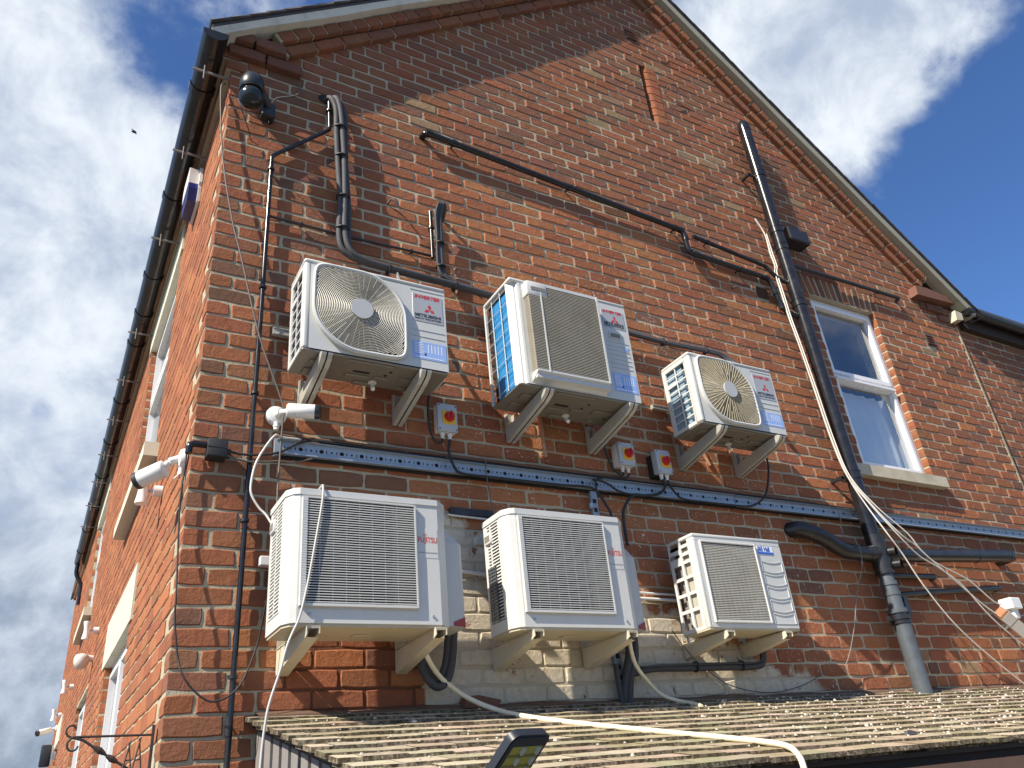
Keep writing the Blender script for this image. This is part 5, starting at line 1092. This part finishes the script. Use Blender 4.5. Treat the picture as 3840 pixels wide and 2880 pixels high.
# ------------------------------------------------------------------ small things on the gable
root = empty('junction_box', (.10, 0, 3.385), 'black junction box with elbow tube by the building corner', 'junction box')
mb = MB(); mb.rbox(.062, .150, -.085, -.004, 3.382, 3.468, .004, 2); mb.box(.060, .152, -.0865, -.0845, 3.424, 3.428); mb.build('box', 'black_rubber', root, smooth=40)
mb = MB(); mb.tube(round_path([(.065, -.045, 3.445), (-.012, -.045, 3.445), (-.014, -.045, 3.395)], .028), .0155, 12); mb.build('elbow', 'black_gloss', root, smooth=50)
mb = MB(); mb.tube([(.148, -.05, 3.42), (.17, -.05, 3.42)], .015, 10); mb.tube([(.149, -.045, 3.40), (.168, -.045, 3.397)], .011, 10); mb.build('gland', 'black_rubber', root, smooth=50)
mb = MB(); mb.box(1.305, 1.56, -.030, -.0045, 3.222, 3.258); mb.thing('timber_batten', 'black_paint', 'black batten on the wall between the two slatted units', 'batten')
cable('cable', 'white cable under the black batten between the slatted units', [(1.29, -.02, 3.218), (1.35, -.025, 3.213), (1.45, -.025, 3.210), (1.55, -.03, 3.205)], .0065, 'cable_white')
cable('pipe', 'white pipe stub between the slatted units above the whitewashed bricks', [(1.26, -.02, 2.925), (1.36, -.02, 2.918), (1.52, -.02, 2.905)], .010, 'plastic_white', 'pipe')
cable('pipe', 'upper of two thin white pipes left of the boxy unit', [(2.40, -.02, 2.853), (2.52, -.02, 2.847), (2.76, -.02, 2.842)], .007, 'plastic_white', 'pipe')
cable('pipe', 'lower of two thin white pipes left of the boxy unit', [(2.40, -.022, 2.818), (2.52, -.022, 2.814), (2.76, -.022, 2.810)], .009, 'plastic_white', 'pipe')
mb = MB(); mb.rbox(.335, .40, -.045, -.004, 2.895, 2.938, .003, 1); mb.thing('trunking_stub', 'plastic_white', 'small white trunking stub left of the lower left unit', 'trunking')
mb = MB(); mb.box(.335, .47, -.028, -.004, 4.125, 4.165); mb.box(.335, .47, -.033, -.028, 4.125, 4.130); mb.box(.335, .47, -.033, -.028, 4.160, 4.165); mb.thing('support_rail', 'bracket_steel', 'short steel support rail end sticking out left of the top left unit', 'rail')
mb = MB(); mb.box(2.845, 3.0, -.028, -.004, 4.085, 4.115); mb.box(2.845, 3.0, -.034, -.028, 4.085, 4.090); mb.box(2.845, 3.0, -.034, -.028, 4.110, 4.115); mb.thing('support_rail', 'bracket_steel', 'short steel support rail end sticking out left of the upper right unit', 'rail')
mb = MB(); mb.tube([(1.938, -.016, 3.95), (1.942, -.020, 3.80), (1.950, -.020, 3.625)], .0125, 10); mb.thing('copper_pipe', 'copper', 'bare copper pipe end below the upper middle unit', 'pipe', smooth=50)
mb = MB(); mb.tube([(3.205, -.012, 3.87), (3.232, -.014, 3.80), (3.262, -.014, 3.728)], .0125, 10); mb.thing('copper_pipe', 'copper', 'stub of bare copper pipe below the upper right unit', 'pipe', smooth=50)
# wire loops left in the upper gable
cable('wire_hook', 'bent wire loop beside the highest air brick', [(3.62, -.004, 8.10), (3.66, -.05, 8.11), (3.71, -.07, 8.20), (3.66, -.05, 8.24), (3.62, -.02, 8.17)], .0035, 'iron', 'wire')
cable('wire_hook', 'bent wire loop right of the wall slit', [(3.75, -.004, 7.50), (3.80, -.05, 7.58), (3.86, -.06, 7.60), (3.90, -.04, 7.52), (3.86, -.02, 7.40), (3.82, -.004, 7.33)], .0035, 'iron', 'wire')
cable('wire_hook', 'iron nail sticking out left of the stack air brick', [(3.95, .0, 5.36), (3.985, -.045, 5.365)], .006, 'iron', 'nail')
cable('wire_hook', 'twisted iron hook in the bricks above the top left unit', [(1.00, .0, 5.25), (1.02, -.03, 5.27), (1.04, -.045, 5.24), (1.07, -.05, 5.19)], .006, 'iron', 'hook')
mb = MB(); mb.disc((.585, .001, 5.985), .045, 20, 'y', .01, .8); mb.thing('wall_hole', 'cavity', 'dark hole in the bricks where the insulated pipes enter', 'hole')
# black dome camera near the top left corner
root = empty('dome_camera', (.23, 0, 5.60), 'black dome security camera under the eaves at the gable corner', 'camera')
mb = MB(); mb.rbox(.185, .265, -.075, -.004, 5.615, 5.725, .010, 2); mb.tube([(.225, -.06, 5.70), (.17, -.13, 5.715), (.105, -.19, 5.715)], .026, 14); mb.build('mount', 'ptz_shell', root, smooth=50)
mb = MB(); mb.lathe([(.064, 0), (.071, .012), (.070, .055), (.058, .098), (.038, .120), (.015, .127), (.012, .140), (.004, .143)], 28, (.096, -.20, 5.632)); mb.build('cap', 'ptz_shell', root, smooth=50)
mb = MB(); mb.lathe([(.066, 0), (.062, .008)], 28, (.096, -.20, 5.624)); mb.build('seam', 'black_rubber', root, smooth=50)
mb = MB(); mb.lathe([(.070 * math.sin(a), -.068 * math.cos(a)) for a in [.05 + k * (math.pi * .72 - .05) / 12 for k in range(13)]], 28, (.096, -.20, 5.578)); mb.build('ball', 'ptz_ball', root, smooth=60)
cable('cable', 'grey cable curling from the kneeler to the dome camera', [(.405, -.01, 6.04), (.415, -.03, 5.98), (.395, -.05, 5.89), (.33, -.06, 5.83), (.27, -.05, 5.80), (.242, -.045, 5.74), (.236, -.045, 5.70)], .006, 'cable_grey')
cable('cable', 'thin wire dangling in loops under the dome camera', [(.235, -.03, 5.63), (.22, -.10, 5.52), (.15, -.16, 5.47), (.09, -.19, 5.46), (.05, -.19, 5.50), (.03, -.18, 5.56), (.06, -.16, 5.50), (.12, -.08, 5.44), (.145, -.03, 5.42), (.19, -.01, 5.42)], .0028, 'iron')
# white bullet camera on the gable
def bullet(nm, label, base, n_, a, b_, r, joint, cap=True):
    root = empty(nm, base, label, 'camera'); B = Vector(base); Nn = Vector(n_).normalized(); A, E_ = Vector(a), Vector(b_); d_ = (E_ - A).normalized()
    mb = MB(); mb.lathe([(.052, 0), (.052, .016), (.046, .028), (.030, .034)], 24, base, Nn.to_track_quat('Z', 'Y').to_matrix()); mb.build('base', 'plastic_white', root, smooth=40)
    for k in range(3):
        q = Nn.to_track_quat('Z', 'Y').to_matrix() @ Vector((.038 * math.cos(2.1 * k + .5), .038 * math.sin(2.1 * k + .5), .024)); m2 = MB(); m2.lathe([(.005, 0), (.005, .006)], 8, (B + q)[:], Nn.to_track_quat('Z', 'Y').to_matrix()); m2.build('screw', 'cavity', root)
    mb = MB(); mb.tube([(B + Nn * .03)[:], joint], .019, 14); mb.tube([joint, (A + d_ * .03)[:]], .015, 12); mb.build('arm', 'plastic_white', root, smooth=50)
    mb = MB(); mb.tube([(A)[:], (A + d_ * .008)[:], (E_ - d_ * .002)[:], E_[:]], [r * .80, r, r, r * .98], 24); mb.build('body', 'plastic_white', root, smooth=50)
    mb = MB(); mb.tube([E_[:], (E_ + d_ * .022)[:], (E_ + d_ * .026)[:]], [r * 1.02, r * 1.0, r * .9], 24); mb.build('front_cap', 'lamp_black', root, smooth=40)
    mb = MB(); mb.tube([(E_ + d_ * .026)[:], (E_ + d_ * .028)[:]], r * .72, 20); mb.build('lens_window', 'black_gloss', root, smooth=40)
    return root
rt = bullet('bullet_camera', 'white bullet camera on the gable pointing right below the top left unit', (.378, -.004, 3.658), (0, -1, 0), (.402, -.125, 3.640), (.530, -.165, 3.634), .036, (.388, -.075, 3.652))
mb = MB(); mb.tube([(.378, -.03, 3.615), (.378, -.03, 3.575)], .013, 12); mb.tube([(.378, -.03, 3.597), (.378, -.03, 3.588)], .016, 12); mb.build('cable_gland', 'plastic_white', rt, smooth=40)
rt = bullet('bullet_camera', 'large white bullet camera on the side wall just round the corner', (-.003, .105, 3.425), (-1, 0, 0), (-.088, .105, 3.372), (-.180, .186, 3.338), .042, (-.075, .105, 3.405))
mb = MB(); mb.tube([(-.020, .10, 3.378), (-.022, .10, 3.345)], .013, 10); mb.tube([(-.024, .098, 3.35), (-.05, .085, 3.315)], .004, 6); mb.build('cable_gland', 'plastic_white', rt, smooth=40)
# white camera at the right edge
root = empty('wall_camera', (5.75, 0, 2.60), 'white box camera with orange end cap at the right edge', 'camera'); A, E_ = Vector((5.53, -.285, 2.735)), Vector((5.86, -.27, 2.535)); d_ = (E_ - A).normalized()
mb = MB(); mb.tube([A[:], E_[:]], .056, 4); mb.build('body', 'plastic_white', root)
mb = MB(); mb.tube([(A - d_ * .018)[:], (A - d_ * .001)[:]], [.047, .055], 4); mb.build('end_cap', 'orange_cap', root)
mb = MB(); mb.tube([(A + d_ * .095)[:], (A + d_ * .100)[:]], .0567, 4); mb.build('seam', 'cavity', root)
mb = MB(); mb.rbox(5.64, 5.76, -.325, -.225, 2.765, 2.845, .006, 1); mb.rbox(5.67, 5.73, -.30, -.25, 2.70, 2.77, .004, 1); mb.build('mount', 'plastic_white', root)
mb = MB(); mb.tube([(5.72, -.24, 2.80), (5.95, -.10, 2.70), (6.0, -.004, 2.68)], .014, 8); mb.build('arm', 'timber_grey', root, smooth=40)

# ================================================================== lean-to shelter with a mossy tiled roof
TAN = .27; RZ = 2.255; SLN = math.atan(TAN); ROWS = 13; GA = 1.36 / ROWS
def rz(y): return RZ + TAN * y
def vx(y): return .32 - .115 * y                   # left verge runs slightly askew
lt = empty('lean_to_shelter', (3.4, -.7, 0), 'lean-to shelter with mossy tiled roof and slatted side below the units', 'shelter')
mb = MB(); e0, e1 = 0.0, -1.33
mb.add([(vx(e0) + .03, e0, rz(e0) - .012), (8.2, e0, rz(e0) - .012), (8.2, e1, rz(e1) - .012), (vx(e1) + .03, e1, rz(e1) - .012), (vx(e0) + .03, e0, rz(e0) - .030), (8.2, e0, rz(e0) - .030), (8.2, e1, rz(e1) - .030), (vx(e1) + .03, e1, rz(e1) - .030)], [(0, 1, 2, 3), (7, 6, 5, 4), (0, 4, 5, 1), (1, 5, 6, 2), (2, 6, 7, 3), (3, 7, 4, 0)])
deck = mb.build('roof_deck', 'timber_dark', lt)
TL = []; MOSS = [(.45, .37, .26), (.40, .33, .23), (.36, .31, .20), (.50, .42, .31), (.43, .34, .25), (.35, .29, .18)]
for r in range(ROWS + 1):
    yl = -GA * (r + 1) + RN.uniform(-.002, .002); yu = yl + .20; xs = vx(yl) - .015; x_ = xs - (0.0 if r % 2 else .082); k = 0
    if r == ROWS: yl = -GA * ROWS + .03; 
    while x_ < 8.1:
        a, b_ = max(x_, xs), x_ + .163 + RN.uniform(-.003, .003)
        if b_ - a > .03:
            TL.append((r, a + .0006, b_ - .0006, yl + RN.uniform(-.010, .008), yu, RN.uniform(-.0015, .003), jit(RN.choice(MOSS), .10), RN.uniform(-.04, .04)))
        x_ = b_
def tile_geo(mb, r, a, b_, yl, yu, lift, tint, tw):
    th = .018; n_ = 4; up = .018; vs = []
    base = (.006 if r < ROWS else -.012)
    for i in range(n_ + 1):
        x_ = a + (b_ - a) * i / n_; j = RN.uniform(-.005, .004); zz = lift + (i / n_ - .5) * tw * .04
        vs += [(x_, yl + j, rz(yl) + base + up + zz - th), (x_, yl + j + RN.uniform(0, .003), rz(yl) + base + up + zz), (x_, yu, rz(yu) + base - .004 + zz), (x_, yu, rz(yu) + base - .004 + zz - th)]
    fs = []
    for i in range(n_):
        p, q = 4 * i, 4 * (i + 1); fs += [(p, q, q + 1, p + 1), (p + 1, q + 1, q + 2, p + 2), (p, p + 3, q + 3, q)]
    fs += [(0, 1, 2, 3), (4 * n_ + 3, 4 * n_ + 2, 4 * n_ + 1, 4 * n_)]
    mb.add(vs, fs, tint)
def tscore(t_):
    q = [project((x_, y_, rz(y_) + .02)) for x_, y_ in ((t_[1], t_[3]), (t_[2], t_[3]), (t_[2], t_[3] + GA), (t_[1], t_[3] + GA))]
    if any(p is None for p in q): return 0
    cx, cy = sum(p[0] for p in q) / 4, sum(p[1] for p in q) / 4
    if not (-5 < cx < 1029 and cy < 772): return 0
    return abs(sum(q[i][0] * q[(i + 1) % 4][1] - q[(i + 1) % 4][0] * q[i][1] for i in range(4))) / 2 + .01
oo = sorted(range(len(TL)), key=lambda i: -tscore(TL[i])); tt_ = set(oo[:300]); rest_t = MB()
for i, t_ in enumerate(TL):
    if i in tt_: mb = MB(); tile_geo(mb, *t_); mb.build('roof_tile', 'moss_tile', deck, tint=True)
    else: tile_geo(rest_t, *t_)
rest_t.build('roof_tiling', 'moss_tile', deck, tint=True, kind='stuff')
# mortar flashing along the wall
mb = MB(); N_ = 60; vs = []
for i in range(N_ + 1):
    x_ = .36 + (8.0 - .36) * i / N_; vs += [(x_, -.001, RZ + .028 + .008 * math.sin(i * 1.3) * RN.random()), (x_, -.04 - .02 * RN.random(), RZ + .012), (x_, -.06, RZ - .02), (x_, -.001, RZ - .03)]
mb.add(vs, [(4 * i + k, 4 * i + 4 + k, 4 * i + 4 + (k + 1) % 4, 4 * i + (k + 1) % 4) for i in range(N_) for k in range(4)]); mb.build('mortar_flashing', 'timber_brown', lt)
# eaves fascia, beam and posts
mb = MB(); mb.box(.52, 8.2, -1.30, -1.28, 1.834, 1.872); mb.build('fascia', 'timber_dark', lt)
mb = MB(); mb.box(.50, 8.2, -1.360, -1.27, 1.735, 1.832); mb.build('beam', 'timber_brown', lt)
for xx in (.56, 2.9, 5.4, 7.9): mb = MB(); mb.box(xx, xx + .09, -1.355, -1.275, 0, 1.735); mb.build('post', 'timber_brown', lt)
mb = MB(); mb.box(.47, 8.2, -.12, -.05, 2.05, 2.12); mb.build('wall_plate', 'timber_dark', lt)
# slatted left side: upright boards with gaps
for i in range(14):
    yc = -.045 - i * .094; x0_ = vx(yc) + .045; mb = MB(); c_ = .115
    p0, p1 = Vector((x0_, yc + .032, 0)), Vector((x0_ + .064 * c_, yc - .032, 0)); nrm = Vector((1, -c_ * -1, 0)).normalized() * .018
    zt0, zt1 = rz(yc + .032) - .022, rz(yc - .032) - .022; zb = .15
    mb.add([(p0.x, p0.y, zb), (p1.x, p1.y, zb), (p1.x, p1.y, zt1), (p0.x, p0.y, zt0), (p0.x + .018, p0.y + .002, zb), (p1.x + .018, p1.y + .002, zb), (p1.x + .018, p1.y + .002, zt1), (p0.x + .018, p0.y + .002, zt0)], [(0, 1, 2, 3), (7, 6, 5, 4), (0, 4, 5, 1), (3, 2, 6, 7), (0, 3, 7, 4), (1, 5, 6, 2)]); mb.build('side_slat', 'timber_grey', lt)
for (z0_, mt_) in ((1.80, 'timber_dark'), (.5, 'timber_dark')):
    mb = MB(); ya, yb = -.02, -1.30; mb.add([(vx(ya) + .066, ya, z0_), (vx(yb) + .066, yb, z0_), (vx(yb) + .066, yb, z0_ + .07), (vx(ya) + .066, ya, z0_ + .07), (vx(ya) + .10, ya, z0_), (vx(yb) + .10, yb, z0_), (vx(yb) + .10, yb, z0_ + .07), (vx(ya) + .10, ya, z0_ + .07)], [(0, 1, 2, 3), (7, 6, 5, 4), (0, 4, 5, 1), (3, 2, 6, 7), (0, 3, 7, 4), (1, 5, 6, 2)]); mb.build('side_rail', mt_, lt)
mb = MB(); ya, yb = -.01, -1.34
mb.add([(vx(ya) + .048, ya, rz(ya) - .032), (vx(yb) + .048, yb, rz(yb) - .032), (vx(yb) + .048, yb, rz(yb) - .020), (vx(ya) + .048, ya, rz(ya) - .020), (vx(ya) + .075, ya, rz(ya) - .032), (vx(yb) + .075, yb, rz(yb) - .032), (vx(yb) + .075, yb, rz(yb) - .020), (vx(ya) + .075, ya, rz(ya) - .020)], [(0, 1, 2, 3), (7, 6, 5, 4), (0, 4, 5, 1), (3, 2, 6, 7), (0, 3, 7, 4), (1, 5, 6, 2)]); mb.build('verge_board', 'timber_dark', lt)
# debris on the tiles
mb = MB(); rr = random.Random(8)
for i in range(900):
    y_ = -rr.random() ** .9 * 1.3; x_ = .5 + rr.random() * 5.6
    if x_ < 2.4 and rr.random() < .55: continue
    s_ = rr.uniform(.002, .0048) * (1 + .8 * (rr.random() < .08)); sx_ = s_ * rr.uniform(1, 2.6); zz = rz(y_) + .020
    p_ = [(x_ + sx_ * math.cos(a) * rr.uniform(.7, 1.1), y_ + s_ * math.sin(a) * rr.uniform(.7, 1.1)) for a in [k * 2 * math.pi / 6 for k in range(6)]]
    mb.add([(u, v, zz + TAN * (v - y_)) for u, v in p_] + [(x_ + (u - x_) * .6, y_ + (v - y_) * .6, zz + s_ * rr.uniform(.7, 1.3) + TAN * (v - y_) * .6) for u, v in p_], [(6, 7, 8, 9, 10, 11)] + [(k, (k + 1) % 6, 6 + (k + 1) % 6, 6 + k) for k in range(6)])
for i in range(420):
    y_ = -rr.random() * 1.25; x_ = 2.3 + rr.random() ** .8 * 4.0; s_ = rr.uniform(.003, .0065) * (1.7 if rr.random() < .10 else 1); sx_ = s_ * rr.uniform(1, 2.4); zz = rz(y_) + .022
    p_ = [(x_ + sx_ * math.cos(a) * rr.uniform(.7, 1.1), y_ + s_ * math.sin(a) * rr.uniform(.7, 1.1)) for a in [k * 2 * math.pi / 6 for k in range(6)]]
    mb.add([(u, v, zz + TAN * (v - y_)) for u, v in p_] + [(x_ + (u - x_) * .6, y_ + (v - y_) * .6, zz + s_ * rr.uniform(.8, 1.5) + TAN * (v - y_) * .6) for u, v in p_], [(6, 7, 8, 9, 10, 11)] + [(k, (k + 1) % 6, 6 + (k + 1) % 6, 6 + k) for k in range(6)])
ob = mb.thing('roof_debris', 'chips', 'pale chips and grit scattered over the shelter tiles', None, kind='stuff')
for (x_, y_, s_, mt_, nm, lb) in ((2.9, -1.18, .035, 'slate', 'slate_fragment', 'small dark slate fragment near the shelter eaves'), (1.40, -.04, .10, 'terracotta', 'brick_fragment', 'broken brick lying where the tiles meet the whitewashed wall')):
    mb = MB(); mb.prism([(x_ - s_, .0), (x_ + s_ * .8, .0), (x_ + s_, s_ * .3), (x_ - s_ * .2, s_ * .55), (x_ - s_ * .9, s_ * .5)], lambda a, b_, q: (a, y_ + q, rz(y_) + .018 + b_), -s_ * .25, s_ * .25); mb.thing(nm, mt_, lb, 'fragment')
cable('drain_hose', 'long cream hose curving down over the tiles from the lower left unit', [(1.02, -.24, 2.53), (1.055, -.22, 2.46), (1.12, -.16, 2.41), (1.178, -.13, 2.37), (1.29, -.12, 2.30), (1.40, -.20, 2.232), (1.468, -.384, 2.176), (1.61, -.63, 2.112), (1.78, -.84, 2.056), (1.94, -1.03, 2.006), (2.02, -1.17, 1.972), (2.03, -1.28, 1.945), (1.99, -1.36, 1.91), (1.95, -1.41, 1.86), (1.94, -1.42, 1.70), (1.94, -1.42, 1.2)], .0115, 'hose_cream', 'hose', res=8)
cable('drain_hose', 'short cream hose dropping onto the tiles from the lower middle unit', [(2.19, -.24, 2.56), (2.205, -.21, 2.52), (2.26, -.16, 2.43), (2.357, -.12, 2.35), (2.45, -.09, 2.29), (2.53, -.12, 2.252), (2.55, -.22, 2.222), (2.53, -.30, 2.20)], .0105, 'hose_cream', 'hose', res=8)

# ================================================================== things on the side wall
root = empty('alarm_box', (-.0, .98, 5.60), 'white and navy alarm box high on the side wall', 'alarm')
FA = lambda u, v, w: FS(u, v, w)
mb = MB(); mb.prism([(.83, 5.60), (1.10, 5.60), (1.13, 5.70), (1.13, 5.87), (1.08, 5.92), (.86, 5.92), (.81, 5.87), (.81, 5.70)], FA, .003, .022); mb.build('backplate', 'plastic_white', root)
mb = MB(); mb.prism([(.84, 5.75), (1.10, 5.75), (1.115, 5.86), (1.07, 5.905), (.87, 5.905), (.825, 5.86)], FA, .0225, .085); mb.build('upper_cover', 'plastic_white', root)
mb = MB(); mb.prism([(.86, 5.61), (1.08, 5.61), (1.11, 5.70), (1.10, 5.748), (.84, 5.748), (.83, 5.70)], FA, .0225, .080); mb.build('lower_cover', 'navy', root)
def spot(y, zc, label, sc=1.0):
    X0 = SKEW * y; root = empty('wall_light', (X0, y, zc), label, 'wall light', 'white up and down lights on the side wall')
    mb = MB(); mb.tube([(X0 - .002, y, zc), (X0 - .048, y, zc)], .032, 20); mb.build('mount', 'plastic_white', root, smooth=40)
    mb = MB(); mb.tube([(X0 - .048, y, zc), (X0 - .075, y, zc)], .009, 10); mb.build('stem', 'galv', root, smooth=40)
    mb = MB(); mb.lathe([(.034, -.080), (.034, -.072), (.029, -.045), (.024, -.012), (.024, .012), (.029, .045), (.034, .072), (.034, .080)], 20, (X0 - .103, y, zc)); mb.build('shade', 'plastic_white', root, smooth=50)
spot(.95, 3.575, 'white up and down light nearest the corner, beside the bullet camera'); spot(4.85, 3.63, 'second white up and down light along the side wall'); spot(8.3, 3.66, 'third white up and down light along the side wall'); spot(10.95, 3.66, 'farthest white up and down light on the side wall')
bullet('bullet_camera', 'small far white bullet camera low on the side wall', (SKEW * 11.6 - .002, 11.6, 3.54), (-1, 0, 0), (-.16, 11.55, 3.52), (-.33, 11.45, 3.47), .045, (-.13, 11.58, 3.54))
root = empty('lantern', (SKEW * 5.1, 5.1, 3.28), 'round white bulkhead lamp above the side door', 'lamp')
mb = MB(); mb.tube([(SKEW * 5.1 - .002, 5.1, 3.42), (-.11, 5.08, 3.43)], .03, 12); mb.build('arm', 'plastic_white', root, smooth=40)
mb = MB(); mb.lathe([(.02, .06), (.05, .05), (.065, .02), (.062, -.03), (.04, -.07), (.015, -.08)], 24, (-.13, 5.06, 3.40)); mb.build('globe', 'cable_white', root, smooth=60)
root = empty('flood_lamp', (SKEW * 11, 11.0, 2.95), 'dark flood lamp far down the side wall at the left edge', 'lamp')
mb = MB(); mb.rbox(-.26, -.12, 10.9, 11.0, 2.95, 3.25, .02, 2); mb.build('housing', 'lamp_black', root, smooth=40)
mb = MB(); mb.box(-.12, -.105, 10.91, 10.99, 2.97, 3.23); mb.box(-.105, -.06, 10.94, 10.97, 3.05, 3.15); mb.build('back_plate', 'plastic_white', root)
# wrought iron hanging bracket
IY = .10; root = empty('sign_bracket', (-.01, IY, 1.7), 'wrought iron scroll bracket on the side wall at the lower left', 'bracket')
mb = MB(); mb.box(-.020, -.010, IY - .010, IY + .010, 1.68, 2.262); mb.build('back_bar', 'iron', root)
mb = MB(); mb.tube([(-.012, IY, 2.226), (-.300, IY, 2.230)], .0045, 8); mb.build('top_bar', 'iron', root, smooth=50)
def spiral(c, r0, r1, a0, a1, n_=26): return [(c[0] + (r0 + (r1 - r0) * k / n_) * math.cos(a0 + (a1 - a0) * k / n_), IY, c[1] + (r0 + (r1 - r0) * k / n_) * math.sin(a0 + (a1 - a0) * k / n_)) for k in range(n_ + 1)]
mb = MB(); mb.tube(spiral((-.305, 2.256), .026, .011, -math.pi / 2, -math.pi * 1.95), .004, 7); mb.build('upper_scroll', 'iron', root, smooth=50)
mb = MB(); mb.tube(spiral((-.292, 2.200), .030, .013, math.pi / 2, math.pi * 1.95), .004, 7); mb.build('lower_scroll', 'iron', root, smooth=50)
mb = MB(); mb.tube([(-.298, IY, 2.228), (-.26, IY, 2.216), (-.225, IY, 2.192), (-.02, IY, 2.06), (-.012, IY, 2.05)], .005, 8); mb.build('brace', 'iron', root, smooth=50)
for (a, b_) in (((-.225, 2.193), (-.178, 2.163)), ((-.176, 2.160), (-.132, 2.131))):
    m_ = ((a[0] + b_[0]) / 2, (a[1] + b_[1]) / 2); mb = MB(); mb.tube([(a[0], IY, a[1]), (a[0] * .7 + m_[0] * .3, IY, a[1] * .7 + m_[1] * .3), (m_[0], IY, m_[1]), (b_[0] * .7 + m_[0] * .3, IY, b_[1] * .7 + m_[1] * .3), (b_[0], IY, b_[1])], [.004, .008, .013, .008, .004], 4); mb.build('leaf', 'iron', root)
for cx in (-.098, -.062):
    mb = MB(); mb.tube([(cx - .022, IY - .01, 2.07), (cx + .004, IY - .01, 2.205 + (cx + .098) * .4)], .0035, 6); mb.tube([(cx + .020, IY - .01, 2.07), (cx - .002, IY - .01, 2.200 + (cx + .098) * .4)], .003, 6); mb.tube([(cx - .012, IY - .01, 2.135), (cx + .010, IY - .01, 2.138)], .003, 6); mb.build('hanging_letter', 'iron', root, smooth=50)
# ================================================================== lamp on a post in front of the shelter
root = empty('solar_lamp', (.72, -1.62, 0), 'black solar lamp head with yellow panel in front of the tiles', 'lamp')
O = Vector((.611, -1.74, 1.999)); a_ = Vector((.100, .035, .002)); a_n = a_.normalized(); b_v = Vector((-.075, .120, -.115)); b_v = (b_v - a_n * b_v.dot(a_n)); b_n = b_v.normalized(); n_n = a_n.cross(b_n).normalized()
if n_n.dot(CAM - O) < 0: n_n = -n_n
W_, H_ = .150, .30
def FLp(u, v, w): return (O + a_n * u + b_n * v + n_n * w)[:]
def rrect(u0, u1, v0, v1, r, k=5):
    o_ = []
    for (cx, cy, s0) in ((u1 - r, v0 + r, -90), (u1 - r, v1 - r, 0), (u0 + r, v1 - r, 90), (u0 + r, v0 + r, 180)):
        for i in range(k + 1): t_ = math.radians(s0 + 90 * i / k); o_.append((cx + r * math.cos(t_), cy + r * math.sin(t_)))
    return o_
mb = MB(); mb.prism(rrect(0, W_, 0, H_, .026), FLp, -.022, 0); mb.prism(rrect(.006, W_ - .006, .006, H_ - .006, .022), FLp, 0, .004); mb.build('housing', 'lamp_black', root, smooth=30)
mb = MB(); mb.prism(rrect(.016, W_ - .016, .034, H_ - .03, .004, 2), FLp, .0035, .0055); pn = mb.build('panel', 'led_panel', root)
for j in range(7):
    v = .058 + j * .034; mb = MB(); mb.prism([(.017, v), (W_ - .017, v), (W_ - .017, v + .009), (.017, v + .009)], FLp, .0056, .0066); mb.build('panel_strip', 'led_panel_dark', pn)
    for u in (.052, .110): m2 = MB(); m2.prism(rrect(u, u + .011, v - .024, v - .002, .003, 2), FLp, .0056, .0120); m2.build('led', 'led_lens', pn)
mb = MB(); p_ = Vector(FLp(W_ / 2, H_ * .7, -.022)); mb.tube([p_[:], (p_ - n_n * .06)[:], (p_.x + .02, p_.y + .06, p_.z - .12), (p_.x + .02, p_.y + .06, 0)], .018, 10); mb.build('post', 'lamp_black', root, smooth=40)
# bird
mb = MB(); mb.tube([(-.62, 20, 24.12), (-.56, 20, 24.13), (-.50, 20, 24.13), (-.44, 20, 24.12)], [.01, .045, .05, .008], 8); mb.add([(-.56, 19.98, 24.14), (-.48, 19.98, 24.14), (-.60, 19.90, 24.15), (-.63, 19.92, 24.15)], [(0, 1, 2, 3)]); mb.add([(-.56, 20.02, 24.14), (-.48, 20.02, 24.14), (-.42, 20.10, 24.15), (-.45, 20.12, 24.15)], [(0, 1, 2, 3)]); mb.thing('bird', 'bird_dark', 'tiny dark bird in the cloudy sky at the left', 'bird')
